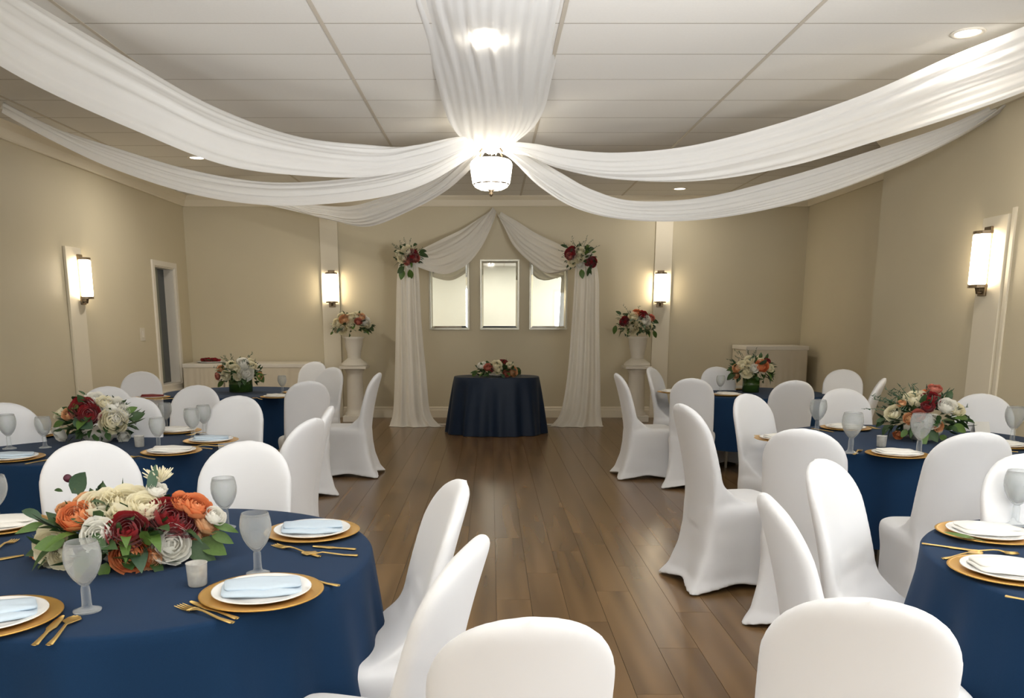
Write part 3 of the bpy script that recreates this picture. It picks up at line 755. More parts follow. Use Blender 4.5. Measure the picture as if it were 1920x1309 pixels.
# nearest left table
setting(492, 1117, 'L1', 'at the front right of the nearest left table', 'napkin', 0.25, False)
setting(586, 1001, 'L1', 'at the aisle side of the nearest left table', 'napkin', 0.2, False)
setting(-18, 1166, 'L1', 'cut by the left edge, front of the nearest left table', 'napkin', 0.5, False)
setting(2, 990, 'L1', 'at the left edge behind nearest orange flowers', 'ivory_napkin', 0.2, False)
cutlery('fork', (335, 1138), (437, 1171), 'gold fork with tines up, left of the front right setting, nearest left table')
cutlery('knife', (358, 1131), (445, 1163), 'gold knife lying beside the fork left of the front right setting, nearest left table')
cutlery('spoon', (543, 1085), (636, 1101), 'gold spoon behind the front right setting on the nearest left table')
cutlery('fork', (514, 1024), (600, 1046), 'gold fork in front of the aisle side setting, nearest left table')
cutlery('spoon', (566, 1040), (671, 1044), 'gold spoon nearest the table rim, aisle side setting of the nearest left table')
cutlery('knife', (590, 1027), (664, 1032), 'thin gold knife in front of the aisle side plate, nearest left table')
cutlery('spoon', (142, 1160), (92, 1213), 'gold spoon right of the setting cut by the left edge, nearest left table')
cutlery('knife', (118, 1158), (65, 1213), 'gold knife right of the setting cut by the left edge, nearest left table')
cutlery('fork', (30, 1014), (-20, 1040), 'gold fork at the left edge behind the orange flowers')
cutlery('knife', (18, 1048), (-30, 1056), 'gold knife at the left edge beside the cream blooms')
goblet(164, 1146, 'frosted water goblet in front of the orange and burgundy flowers', 'L1')
goblet(484, 1076, 'frosted water goblet right of the flowers, behind the front right plate', 'L1')
goblet(424, 990, 'clear goblet half hidden behind the right end of the orange flowers', 'L1')
goblet(-4, 985, 'goblet at the left edge behind the nearest left table flowers', 'L1')
votive(371, 1098, 'small glass votive beside the nearest left table flowers')
# middle left table
setting(22, 862, 'L2', 'at the left edge on the middle left table')
setting(322, 850, 'L2', 'front right of the middle left table', 'ivory_napkin', 0.1)
setting(396, 829, 'L2', 'at the aisle side of the middle left table')
setting(330, 811, 'L2', 'at the back right of the middle left table', 'ivory_napkin')
setting(60, 819, 'L2', 'at the back left of the middle left table', 'ivory_napkin')
goblet(298, 842, 'tulip shaped goblet right of the burgundy and white bouquet', 'L2', 1.0)
goblet(363, 827, 'goblet in front of the warm white chair on the middle left table', 'L2', 1.1)
goblet(384, 815, 'rearmost goblet beside the aisle plate of the middle left table', 'L2', 1.05)
goblet(312, 806, 'goblet at the back of the middle left table', 'L2')
goblet(85, 840, 'goblet just left of the burgundy and white bouquet', 'L2')
goblet(18, 842, 'goblet at the left edge on the middle left table', 'L2', 1.1)
votive(262, 838, 'small glass votive right of the burgundy and white bouquet')
# far left table
setting(286, 747, 'L3', 'at the left of the far left table', 'rust_napkin')
setting(520, 746, 'L3', 'at the right of the far left table', 'ivory_napkin')
setting(560, 737, 'L3', 'at the back right of the far left table', 'ivory_napkin')
goblet(530, 738, 'goblet right of the cream bouquet on the far left table', 'L3')
# nearest right table
setting(1852, 1005, 'R1', 'at the back left of the nearest right table', 'ivory_napkin', 0.0, False)
setting(1893, 1077, 'R1', 'at the front left of the nearest right table', 'ivory_napkin', -0.1, False)
cutlery('knife', (1820, 1034), (1733, 1022), 'gold knife pointing to the chair, back left of the nearest right table')
cutlery('fork', (1900, 1040), (1820, 1034), 'gold fork between the two plates of the nearest right table')
cutlery('spoon', (1838, 1038), (1768, 1050), 'gold spoon touching the rim side of the front left plate, nearest right table')
cutlery('knife', (1990, 1140), (1903, 1124), 'gold knife near the hem edge of the nearest right table')
goblet(1902, 985, 'goblet at the right edge on the nearest right table', 'R1', 1.1)
# middle right table
setting(1682, 855, 'R2', 'at the front of the middle right table', 'ivory_napkin', 0.0)
setting(1585, 805, 'R2', 'at the back left of the middle right table', 'ivory_napkin')
setting(1465, 826, 'R2', 'at the aisle side of the middle right table', 'ivory_napkin')
setting(1880, 838, 'R2', 'at the right of the middle right table', 'ivory_napkin')
goblet(1594, 850, 'tall goblet left of the front plate on the middle right table', 'R2', 1.25)
goblet(1722, 853, 'goblet behind the front plate, below the mixed bouquet', 'R2', 1.25)
goblet(1531, 812, 'goblet in front of the chair facing the camera, middle right table', 'R2', 1.2)
goblet(1897, 830, 'goblet by the right edge on the middle right table', 'R2', 1.2)
votive(1652, 838, 'small glass votive left of the mixed bouquet')
# far right table
setting(1365, 742, 'R3', 'at the front left of the far right table', 'ivory_napkin')
setting(1262, 737, 'R3', 'at the aisle side of the far right table', 'ivory_napkin')
setting(1385, 730, 'R3', 'at the back of the far right table', 'ivory_napkin', auto=False)
goblet(1350, 738, 'goblet left of the peach bouquet on the far right table', 'R3')
card = on_z(1838, 812, ZT)
cd_ = MB(); cd_.grid([[(-0.05, -0.03, 0), (0.05, -0.03, 0)], [(-0.05, 0, 0.075), (0.05, 0, 0.075)], [(-0.05, 0.03, 0), (0.05, 0.03, 0)]])
tag(obj('folded_card', cd_, M['ivory_napkin'], loc=(card.x, card.y, ZT + 0.001)), 'white folded card right of the mixed bouquet', 'card')

# ------------------------------------------------------------------ flowers
def bloom_mesh(seed, layers, closed, ruffle):
    rr = random.Random(seed); mb = MB()
    for k in range(layers):
        f_ = k / (layers - 1)                      # 0 outside .. 1 heart
        rad = 1.0 - 0.72 * f_
        n = max(4, int(7 - 2.5 * f_)); ph0 = rr.uniform(0, 6.28)
        pmax = (1.55 + closed * 0.5) + (2.75 - 1.55 - closed * 0.4) * f_
        flare = 0.16 * (1 - f_)
        for q in range(n):
            az0 = ph0 + 2 * PI * q / n + rr.uniform(-0.15, 0.15)
            half = (PI / n) * rr.uniform(1.45, 1.8)
            pm_ = pmax * rr.uniform(0.92, 1.08); r1 = rad * rr.uniform(0.95, 1.06); rp = rr.uniform(0, 6.28)
            rows = []
            for i in range(5):
                s_ = i / 4
                row = []
                for j in range(5):
                    v = j / 4 - 0.5
                    wdt = min(1, 0.2 + 1.7 * s_) ** 0.8 * (1 - 0.22 * s_ ** 5)
                    edge = 1 - 0.15 * (2 * v) ** 2 * s_
                    phi = s_ * pm_ * edge
                    rho = r1 * (1 + flare * s_ ** 3 + ruffle * s_ ** 2 * math.sin(6 * v + rp) + 0.04 * abs(v))
                    az = az0 + 2 * v * half * wdt
                    row.append((rho * math.sin(phi) * math.cos(az), rho * math.sin(phi) * math.sin(az), -0.82 * rho * math.cos(phi)))
                rows.append(row)
            mb.grid(rows)
    return mb
BL = {}
for col in ('cream', 'white', 'burgundy', 'orange', 'peach', 'pink'):
    for vv in range(2):
        rose = col in ('orange', 'peach', 'pink')
        BL[col, vv] = bloom_mesh(31 + vv, 8 if rose else 6, 0.5 if rose else 0.25, 0.025 if rose else 0.045).mesh('bloom', M[col], True)
def leaf_rows(L, W, bend, fold=0.25, n=7):
    rows = []
    for i in range(n):
        s_ = i / (n - 1); w_ = W * max(0.02, math.sin(PI * s_ ** 0.8)) ** 0.85
        ang = bend * s_
        rows.append([(v * w_, L * s_ * math.cos(ang * 0.6), L * s_ * math.sin(ang * 0.6) + abs(v) * w_ * fold) for v in (-1, -0.5, 0, 0.5, 1)])
    return rows
LF = {}
for m_ in ('leaf', 'leaf_dark', 'leaf_blue'):
    for vv, (W, bend) in enumerate(((0.24, -0.6), (0.30, 0.4), (0.16, -1.0))):
        LF[m_, vv] = MB().grid(leaf_rows(1, W, bend)).mesh('leaf', M[m_], True)
BN = {'cream': 'cream_peony', 'white': 'white_peony', 'burgundy': 'burgundy_peony', 'orange': 'orange_rose', 'peach': 'peach_rose', 'pink': 'pink_rose'}
def quat_up(d): return Vector(d).to_track_quat('Z', 'Y')
def arrangement(label, cpx, cpy, yc, rpx, blooms, leaves, vase=None, seed=1, zbase=None, fol=110, wisps=0, rxyz=None, lowleaf=True, stalks=0, nleaf=12):
    """blooms: (px, py, radius px, colour); the body of the bouquet is an ellipsoid about the point (cpx, cpy) at distance yc"""
    rr = random.Random(seed)
    c = on_y(cpx, cpy, yc); ppm = F / depth(c)
    rx, rz = rpx[0] / ppm, rpx[1] / ppm; ry = rx * 0.78 if rxyz is None else rxyz
    zb = c.z - rz if zbase is None else zbase
    root = thing('flower_arrangement', label, 'flowers', (c.x, c.y, zb), 0, 'flower arrangements')
    base = Vector((c.x, c.y, zb))
    cam_ = Vector((0, 0, H))
    def hit(px, py, k=0.88):
        d = ray(px, py); o = cam_ - c
        S_ = Vector((1 / (rx * k), 1 / (ry * k), 1 / (rz * k)))
        dd = Vector((d.x * S_.x, d.y * S_.y, d.z * S_.z)); oo = Vector((o.x * S_.x, o.y * S_.y, o.z * S_.z))
        A, B_, Q = dd.dot(dd), 2 * dd.dot(oo), oo.dot(oo) - 1
        disc = B_ * B_ - 4 * A * Q
        if disc > 0: return cam_ + d * ((-B_ - math.sqrt(disc)) / (2 * A))
        return cam_ + d * (yc / d.y)
    taken = []
    for i, (px, py, rp, col) in enumerate(blooms):
        p = hit(px, py)
        n = Vector(((p.x - c.x) / rx ** 2, (p.y - c.y) / ry ** 2, (p.z - c.z) / rz ** 2))
        if n.length < 1e-6: n = Vector((0, -1, 0.4))
        n.normalize()
        view = (cam_ - p).normalized()
        n = (n * 0.75 + view * 0.45 + Vector((0, 0, 0.25))).normalized()
        r_ = 0.94 * rp / F * depth(p)
        q = quat_up(n) @ Matrix.Rotation(rr.uniform(0, 6), 3, 'Z').to_quaternion()
        o = put(BN[col], BL[col, i % 2], root, p - base - n * r_ * 0.35, None, (r_, r_, r_))
        o.rotation_mode = 'QUATERNION'; o.rotation_quaternion = q
        taken.append((p, r_))
    # the leaves named by pixel: root px -> tip px
    for (ax, ay, bx, by, m_, vv) in leaves:
        a, b_ = hit(ax, ay, 0.8), hit(bx, by, 1.08)
        d = b_ - a; L = max(d.length, 0.02)
        o = put('leaf', LF[m_, vv], root, a - base, None, (L, L, L))
        yv = d.normalized(); zv = ((cam_ - a).normalized() + Vector((0, 0, 0.4))).normalized()
        xv = yv.cross(zv).normalized(); zv = xv.cross(yv)
        o.rotation_mode = 'QUATERNION'; o.rotation_quaternion = Matrix((xv, yv, zv)).transposed().to_quaternion()
    for k in range(nleaf):
        a = rr.uniform(0, 2 * PI); el = rr.uniform(-0.65, 0.3)
        d = Vector((math.cos(a) * math.cos(el), math.sin(a) * math.cos(el), math.sin(el)))
        p0 = Vector((d.x * rx * 0.62, d.y * ry * 0.62, d.z * rz * 0.62)); L = rr.uniform(0.36, 0.52) * rx
        if c.z + p0.z < zb + 0.02: p0.z = zb + 0.02 - c.z
        d = (d + Vector((0, 0, rr.uniform(-0.15, 0.3)))).normalized()
        if zb + 0.03 > c.z + p0.z + d.z * L: d = Vector((d.x, d.y, 0.08)).normalized()
        o = put('leaf', LF[rr.choice(('leaf', 'leaf', 'leaf_dark', 'leaf_blue')), rr.randrange(3)], root, c + p0 - base, None, (L, L, L))
        zv = Vector((0, 0, 1)); xv = d.cross(zv).normalized(); zv = xv.cross(d)
        o.rotation_mode = 'QUATERNION'; o.rotation_quaternion = Matrix((xv, d, zv)).transposed().to_quaternion()
    # dense small filling foliage, past picking apart
    mb = MB()
    for k in range(fol):
        a = rr.uniform(0, 2 * PI); el = math.asin(rr.uniform(-0.75, 0.9))
        d = Vector((math.cos(a) * math.cos(el), math.sin(a) * math.cos(el), math.sin(el)))
        q = rr.uniform(0.35, 0.72) if d.z > 0 else rr.uniform(0.5, 0.85)
        p0 = c + Vector((d.x * rx, d.y * ry, d.z * rz)) * q
        L = rr.uniform(0.16, 0.30) * rx
        d2 = (d + Vector((rr.uniform(-.6, .6), rr.uniform(-.6, .6), rr.uniform(-.3, .6)))).normalized()
        xv = d2.cross(Vector((rr.uniform(-1, 1), rr.uniform(-1, 1), 1))).normalized(); zv = xv.cross(d2)
        Mx = Matrix((xv, d2, zv)).transposed()
        rows = [[Mx @ Vector(v_) * L + p0 - base for v_ in row] for row in leaf_rows(1, rr.uniform(0.18, 0.32), rr.uniform(-1, 1), n=4)]
        for row in rows:
            for v_ in row: v_.z = max(v_.z, 0.004)
        mb.grid(rows)
    fo = obj('foliage', mb, M['leaf_dark'], root, True); fo['kind'] = 'stuff'
    if wisps:
        mb = MB()
        for k in range(wisps):
            a = rr.uniform(0, 2 * PI); el = rr.uniform(0.15, 1.3)
            d = Vector((math.cos(a) * math.cos(el), math.sin(a) * math.cos(el), math.sin(el)))
            p0 = c - base + Vector((d.x * rx, d.y * ry, d.z * rz)) * 0.7
            p1 = c - base + Vector((d.x * rx, d.y * ry, d.z * rz)) * rr.uniform(1.15, 1.38)
            mid = (p0 + p1) / 2 + Vector((rr.uniform(-.02, .02), 0, 0.01))
            mb.tube([p0, mid, p1], [0.0025, 0.002, 0.001], 5)
            for t in (0.5, 0.7, 0.9):
                q = p0.lerp(p1, t); e = Vector((rr.uniform(-1, 1), rr.uniform(-1, 1), rr.uniform(0, 1))).normalized() * 0.10 * rx
                mb.tube([q, q + e], [0.004, 0.001], 4)
        wo = obj('wispy_sprigs', mb, M['leaf_blue'], root); wo['kind'] = 'stuff'
    if vase:
        kind, vr, vh = vase
        if kind == 'cylinder':
            obj('vase', MB().lathe([(0.001, 0.002), (vr, 0.002), (vr * 1.02, vh), (vr * 0.97, vh), (vr * 0.95, 0.01), (0.001, 0.01)], 28), M['green_vase'], root, True)
            obj('vase_lining', MB().lathe([(0.001, 0.012), (vr * 0.92, 0.012), (vr * 0.94, vh * 0.95), (0.001, vh * 0.95)], 20), M['leaf_dark'], root)
        else:
            obj('bowl', MB().lathe([(0.001, 0.002), (vr * 0.6, 0.002), (vr, vh * 0.6), (vr * 1.02, vh), (vr * 0.97, vh), (vr * 0.94, vh * 0.6), (vr * 0.5, 0.01), (0.001, 0.01)], 28), M['plaster'], root, True)
    return root

a1 = arrangement('low centrepiece of cream, burgundy and orange blooms on the nearest left table', 232, 1000, 2.50, (165, 92),
    [(187, 938, 43, 'cream'), (238, 930, 45, 'cream'), (272, 940, 34, 'cream'), (137, 962, 31, 'orange'), (182, 1000, 33, 'white'), (238, 990, 36, 'burgundy'),
     (322, 960, 42, 'burgundy'), (348, 978, 30, 'burgundy'), (243, 1042, 36, 'orange'), (324, 1019, 36, 'white'), (372, 942, 28, 'orange'), (392, 975, 24, 'peach'), (378, 1000, 22, 'peach'),
     (407, 962, 20, 'white'), (85, 1025, 38, 'cream'), (108, 1042, 26, 'cream'), (66, 1056, 20, 'orange'), (160, 935, 22, 'peach'), (345, 935, 22, 'orange'), (118, 950, 16, 'peach'), (295, 912, 18, 'white'), (283, 1052, 20, 'peach')],
    [(135, 925, 168, 882, 'leaf_blue', 1), (122, 1012, 66, 1032, 'leaf', 1), (282, 925, 290, 868, 'leaf_blue', 2), (80, 975, 30, 940, 'leaf_blue', 2), (118, 922, 95, 912, 'leaf_dark', 2),
     (345, 1020, 398, 1052, 'leaf_dark', 1), (375, 1010, 425, 1045, 'leaf', 1), (200, 1055, 190, 1090, 'leaf', 1), (395, 1000, 440, 1015, 'leaf', 0), (175, 1000, 195, 1020, 'leaf_dark', 2),
     (290, 1060, 300, 1085, 'leaf', 1), (270, 1020, 285, 990, 'leaf', 1), (345, 1050, 330, 1075, 'leaf_dark', 1), (265, 1060, 225, 1085, 'leaf_dark', 0), (85, 985, 45, 985, 'leaf', 2), (400, 985, 450, 990, 'leaf', 2)],
    seed=3, zbase=ZT + 0.002, fol=260, nleaf=34, vase=('bowl', 0.10, 0.06), rxyz=0.20)
bud = on_y(127, 897, 2.5)
rootb = Vector(a1.location)
bo = obj('stem', MB().tube([on_y(150, 935, 2.5) - rootb, on_y(140, 915, 2.5) - rootb, on_y(128, 899, 2.5) - rootb], 0.002, 6), M['stem'], a1)
bd = obj('plum_bud', MB().lathe([(0.001, -0.013), (0.006, -0.011), (0.011, -0.006), (0.0132, 0), (0.012, 0.005), (0.009, 0.009), (0.005, 0.012), (0.001, 0.013)], 24), M['plum'], a1, True, loc=bud - rootb)
# spiky pale flower at the back of it
mb = MB(); sp = on_y(300, 905, 2.55) - rootb
for k in range(26):
    a = k * 2.4; e = 0.25 + 0.9 * (k / 26)
    d = Vector((math.cos(a) * math.sin(e), math.sin(a) * math.sin(e), math.cos(e)))
    mb.tube([sp + d * 0.005, sp + d * 0.035, sp + d * R.uniform(0.05, 0.068)], [0.003, 0.004, 0.0015], 5)
so = obj('spiky_bloom', mb, M['cream'], a1); so['kind'] = 'stuff'

arrangement('round bouquet of burgundy and white peonies on the middle left table', 183, 785, 5.05, (82, 52),
    [(152, 762, 24, 'burgundy'), (165, 775, 20, 'burgundy'), (178, 742, 17, 'white'), (212, 755, 21, 'white'), (196, 750, 14, 'cream'), (214, 788, 24, 'cream'), (222, 780, 16, 'white'), (107, 772, 12, 'cream'), (126, 775, 12, 'peach'), (235, 770, 14, 'white'), (105, 818, 16, 'white'), (235, 822, 12, 'white')],
    [(140, 782, 178, 812, 'leaf_blue', 1), (240, 785, 272, 778, 'leaf_dark', 1), (235, 775, 258, 760, 'leaf', 0), (120, 790, 95, 800, 'leaf', 0), (200, 810, 205, 828, 'leaf_dark', 1), (150, 765, 110, 755, 'leaf', 2), (160, 740, 150, 732, 'leaf_dark', 2)],
    seed=5, zbase=ZT + 0.002, fol=190, vase=('bowl', 0.11, 0.09), nleaf=16)
arrangement('cream rose bouquet in a leaf lined glass vase on the far left table', 450, 697, 8.75, (50, 30),
    [(432, 682, 9, 'cream'), (455, 677, 11, 'white'), (422, 704, 9, 'cream'), (462, 699, 14, 'white'), (445, 706, 8, 'cream'), (440, 690, 9, 'cream'), (475, 684, 8, 'cream'), (412, 690, 7, 'peach'), (488, 705, 7, 'peach'), (405, 706, 7, 'pink'), (470, 675, 7, 'cream')],
    [(480, 700, 502, 718, 'leaf', 0), (420, 715, 404, 726, 'leaf', 0)], seed=7, zbase=ZT + 0.002, fol=130, vase=('cylinder', 0.12, 0.17), wisps=10)
arrangement('peach and white bouquet in a green glass vase on the far right table', 1410, 690, 8.7, (48, 30),
    [(1390, 683, 9, 'cream'), (1405, 672, 9, 'cream'), (1400, 697, 12, 'cream'), (1430, 685, 12, 'orange'), (1380, 690, 8, 'peach'), (1415, 690, 8, 'white'), (1446, 690, 8, 'cream'), (1440, 676, 6, 'burgundy'), (1425, 671, 7, 'cream'), (1378, 704, 7, 'peach')],
    [(1380, 700, 1358, 712, 'leaf_dark', 0), (1440, 700, 1462, 708, 'leaf_dark', 0), (1430, 705, 1440, 718, 'leaf', 0)], seed=9, zbase=ZT + 0.002, fol=130, vase=('cylinder', 0.085, 0.15), wisps=8)
arrangement('mixed bouquet with burgundy dahlia and white blooms on the middle right table', 1733, 780, 5.15, (88, 50),
    [(1715, 742, 20, 'cream'), (1745, 742, 17, 'burgundy'), (1752, 725, 13, 'pink'), (1740, 760, 12, 'burgundy'), (1672, 772, 15, 'cream'), (1778, 757, 17, 'white'), (1797, 765, 14, 'cream'), (1748, 790, 14, 'white'), (1722, 778, 12, 'pink'), (1705, 785, 11, 'peach'), (1738, 735, 12, 'orange'), (1690, 755, 8, 'peach'), (1760, 800, 10, 'peach'), (1682, 818, 9, 'orange')],
    [(1790, 785, 1830, 775, 'leaf', 2), (1785, 800, 1822, 806, 'leaf', 0), (1660, 785, 1640, 800, 'leaf_dark', 0), (1770, 815, 1765, 830, 'leaf', 1), (1700, 805, 1690, 822, 'leaf', 1), (1740, 800, 1755, 828, 'leaf_dark', 1)],
    seed=11, zbase=ZT + 0.002, fol=210, vase=('bowl', 0.11, 0.09), wisps=26, nleaf=16)

# ------------------------------------------------------------------ sweetheart table in front of the arch
sc_ = on_z(931, 709, ZT); SWY = sc_.y + 0.22
sx = on_y(931, 720, SWY).x
swt = thing('sweetheart_table', 'small dark navy clothed table standing before the white arch', 'table', (sx, SWY, 0))
obj('tablecloth', cloth_mesh(0.57, 0.40, 0.76, 0.015, 10, 0.05, 9, pw=2.5, flare=0.06), M['satin'], swt, True)
obj('tabletop', MB().box(-0.40, 0.40, -0.26, 0.26, 0.72, 0.752), M['wood'], swt)
for sx_ in (-1, 1):
    for sy_ in (-1, 1): obj('leg', MB().tube([(sx_ * 0.37, sy_ * 0.23, 0.72), (sx_ * 0.37, sy_ * 0.23, 0)], 0.018), M['steel'], swt)
arrangement('low arrangement of white and rust flowers on the small navy table', 932, 695, SWY - 0.08, (47, 22),
    [(903, 682, 9, 'white'), (930, 682, 11, 'cream'), (933, 692, 9, 'cream'), (915, 688, 8, 'pink'), (944, 676, 8, 'burgundy'), (957, 684, 8, 'cream'), (962, 696, 10, 'peach'), (920, 692, 6, 'burgundy'), (950, 700, 7, 'pink')],
    [(895, 695, 882, 707, 'leaf', 0), (965, 690, 982, 702, 'leaf_dark', 0)], seed=13, zbase=0.763, fol=130, rxyz=0.2, vase=('bowl', 0.11, 0.04))

# ------------------------------------------------------------------ arch of white fabric
AY = on_z(780, 801, 0).y + 0.10
arch = thing('wedding_arch', 'white draped fabric arch with floral corners against the back wall', 'arch', (on_y(932, 600, AY).x, AY, 0))
ao = Vector(arch.location)
xl_, xr_ = on_y(765, 520, AY).x - ao.x, on_y(1100, 520, AY).x - ao.x
ztop = on_y(765, 487, AY).z
for x in (xl_, xr_):
    obj('post', MB().tube([(x, 0.03, 0.01), (x, 0.03, ztop)], 0.02), M['white_trim'], arch, True)
    bevel(obj('foot', MB().box(x - 0.28, x + 0.32 if x < 0 else x + 0.28, -0.04, 0.1, 0, 0.012), M['white_trim'], arch), 0.003)
obj('base_bar', MB().tube([(xl_, 0.03, 0.02), (xr_, 0.03, 0.02)], 0.014), M['white_trim'], arch, True)
def curtain(rows_px, seed, pleats):
    rr = random.Random(seed); ph = [rr.uniform(0, 6.28) for _ in range(4)]
    ctl = catmull([(a, b_, c_) for a, b_, c_ in rows_px], 40); rows = []
    for i, (y_px, xa, xb) in enumerate(ctl):
        t = i / 39; row = []
        for j in range(61):
            u = j / 60
            px = xa + (xb - xa) * u
            q = on_y(px, y_px, AY) - ao
            dy = 0.022 * math.sin(2 * PI * pleats * u + ph[0] + 0.8 * math.sin(2.5 * t + ph[1])) + 0.014 * math.sin(2 * PI * pleats * 1.8 * u + ph[2]) - 0.09 * math.sin(PI * u) - 0.05 * max(0, t - 0.93) * 14
            q.y = dy
            row.append((q.x, q.y, max(0.004, q.z)))
        rows.append(row)
    return MB().grid(rows)
obj('side_curtain', curtain([(470, 752, 780), (520, 744, 786), (600, 742, 790), (700, 740, 799), (770, 737, 806), (795, 731, 822), (803, 729, 836)], 3, 3), M['sheer_arch'], arch, True)
obj('side_curtain', curtain([(470, 1080, 1110), (520, 1077, 1122), (600, 1072, 1123), (700, 1064, 1125), (770, 1052, 1126), (795, 1036, 1129), (803, 1026, 1130)], 6, 3), M['sheer_arch'], arch, True)
def arch_swag(pts, seed):
    st = []
    for (u, l, y) in pts:
        a, b_ = on_y(u[0], u[1], y), on_y(l[0], l[1], y - 0.05); st.append((a - ao, b_ - ao))
    return band(st, n=50, m=30, pleats=5, amp=0.02, bulge=0.08, seed=seed)
YA = YB - 0.10
obj('swag', arch_swag([((922, 396), (931, 399), YA), ((900, 409), (922, 424), YA - 0.12), ((865, 432), (903, 463), YA - 0.3), ((830, 449), (876, 496), YA - 0.5), ((800, 463), (840, 513), YA - 0.75), ((778, 474), (806, 508), YA - 0.95), ((762, 482), (775, 496), AY)], 4), M['sheer_arch'], arch, True)
obj('swag', arch_swag([((940, 396), (932, 399), YA), ((965, 411), (945, 425), YA - 0.12), ((1000, 434), (963, 461), YA - 0.3), ((1035, 451), (995, 493), YA - 0.5), ((1060, 463), (1025, 513), YA - 0.75), ((1085, 476), (1056, 508), YA - 0.95), ((1105, 484), (1092, 496), AY)], 9), M['sheer_arch'], arch, True)
arrangement('red and cream flower cluster on the left corner of the arch', 766, 483, AY - 0.10, (30, 31),
    [(755, 482, 11, 'cream'), (764, 468, 11, 'cream'), (747, 475, 7, 'cream'), (773, 478, 12, 'burgundy'), (780, 484, 8, 'pink'), (764, 490, 7, 'pink'), (768, 498, 7, 'white')],
    [(785, 475, 805, 462, 'leaf_dark', 2), (785, 478, 812, 476, 'leaf_dark', 2), (755, 505, 752, 525, 'leaf', 1), (768, 505, 772, 528, 'leaf', 0), (745, 472, 734, 466, 'leaf_dark', 2), (760, 462, 752, 450, 'leaf_dark', 2), (775, 462, 785, 450, 'leaf_dark', 2), (758, 500, 748, 512, 'leaf_dark', 1)], seed=15, fol=90, rxyz=0.17, wisps=10, nleaf=8)
arrangement('red and cream flower cluster on the right corner of the arch', 1087, 482, AY - 0.10, (36, 31),
    [(1070, 473, 12, 'burgundy'), (1088, 470, 9, 'cream'), (1086, 484, 9, 'cream'), (1072, 492, 8, 'cream'), (1112, 491, 10, 'burgundy'), (1088, 496, 8, 'white'), (1067, 480, 7, 'pink'), (1102, 492, 6, 'burgundy')],
    [(1100, 470, 1100, 448, 'leaf_dark', 2), (1105, 472, 1118, 452, 'leaf_dark', 2), (1065, 465, 1050, 455, 'leaf_dark', 2), (1105, 500, 1104, 530, 'leaf_dark', 2), (1090, 505, 1092, 522, 'leaf', 1), (1110, 475, 1121, 466, 'leaf', 2), (1100, 465, 1108, 450, 'leaf', 2)], seed=17, fol=110, rxyz=0.17, wisps=14, nleaf=8)

# ------------------------------------------------------------------ mirrors on the back wall
def wall_mirror(x0, y0, x1, y1, label):
    a, b_ = on_y(x0, y0, YB), on_y(x1, y1, YB)
    cx, cz = (a.x + b_.x) / 2, (a.z + b_.z) / 2; hw, hh = abs(b_.x - a.x) / 2, abs(a.z - b_.z) / 2
    r = thing('wall_mirror', label, 'mirror', (cx, YB, cz), 0, 'bevelled mirrors on the back wall')
    t = 0.022; f = MB()
    f.box(-hw, -hw + t, -0.03, 0, -hh, hh); f.box(hw - t, hw, -0.03, 0, -hh, hh); f.box(-hw + t, hw - t, -0.03, 0, hh - t, hh); f.box(-hw + t, hw - t, -0.03, 0, -hh, -hh + t)
    obj('mirror_frame', f, M['silver'], r)
    w_, h_, bv = hw - t, hh - t, 0.03
    m = MB(); O = [(-w_, -0.012, -h_), (w_, -0.012, -h_), (w_, -0.012, h_), (-w_, -0.012, h_)]
    I = [(-w_ + bv, -0.018, -h_ + bv), (w_ - bv, -0.018, -h_ + bv), (w_ - bv, -0.018, h_ - bv), (-w_ + bv, -0.018, h_ - bv)]
    m.v = O + I; m.f = [(4, 5, 6, 7), (0, 1, 5, 4), (1, 2, 6, 5), (2, 3, 7, 6), (3, 0, 4, 7)]
    obj('mirror_glass', m, M['mirror'], r)
wall_mirror(804, 488, 880, 618, 'silver framed mirror, left one of three behind the arch')
wall_mirror(900, 487, 973, 618, 'silver framed mirror, middle one of three behind the arch')
wall_mirror(993, 492, 1063, 618, 'silver framed mirror, right one of three behind the arch')

# ------------------------------------------------------------------ pedestals, urns
def pedestal(px, side, label, ulabel):
    y = YB - 0.45
    x = on_y(px, 700, y).x
    zt_ = on_y(px, 686, y).z
    r = thing('pedestal', label, 'pedestal', (x, y, 0), 0, 'white column pedestals')
    bevel(obj('plinth', MB().box(-0.17, 0.17, -0.17, 0.17, 0, 0.09), M['plaster'], r), 0.006)
    obj('shaft', MB().lathe([(0.15, 0.09), (0.155, 0.12), (0.13, 0.15), (0.128, 0.2), (0.118, zt_ - 0.12), (0.125, zt_ - 0.1), (0.15, zt_ - 0.06), (0.155, zt_ - 0.04), (0.001, zt_ - 0.04)], 32), M['plaster'], r, True)
    bevel(obj('cap', MB().box(-0.2, 0.2, -0.2, 0.2, zt_ - 0.04, zt_), M['plaster'], r), 0.006)
    u = thing('urn', ulabel, 'vase', (x, y, zt_ + 0.001), 0, 'white plaster urns')
    h = on_y(px, 632, y).z - zt_
    obj('foot', MB().lathe([(0.001, 0), (0.2, 0), (0.2, 0.02), (0.185, 0.045), (0.13, 0.085), (0.1, 0.11), (0.001, 0.11)], 32), M['plaster'], u, True)
    obj('body', MB().lathe([(0.1, 0.108), (0.098, 0.14), (0.105, 0.2), (0.125, 0.28), (0.14, h - 0.03), (0.165, h), (0.15, h + 0.005), (0.12, h - 0.05), (0.001, h - 0.06)], 32), M['plaster'], u, True)
    return x, y, zt_ + h
pl_ = pedestal(665, -1, 'white column pedestal left of the arch', 'white urn on the pedestal left of the arch')
pr_ = pedestal(1194, 1, 'white column pedestal right of the arch', 'white urn on the pedestal right of the arch')
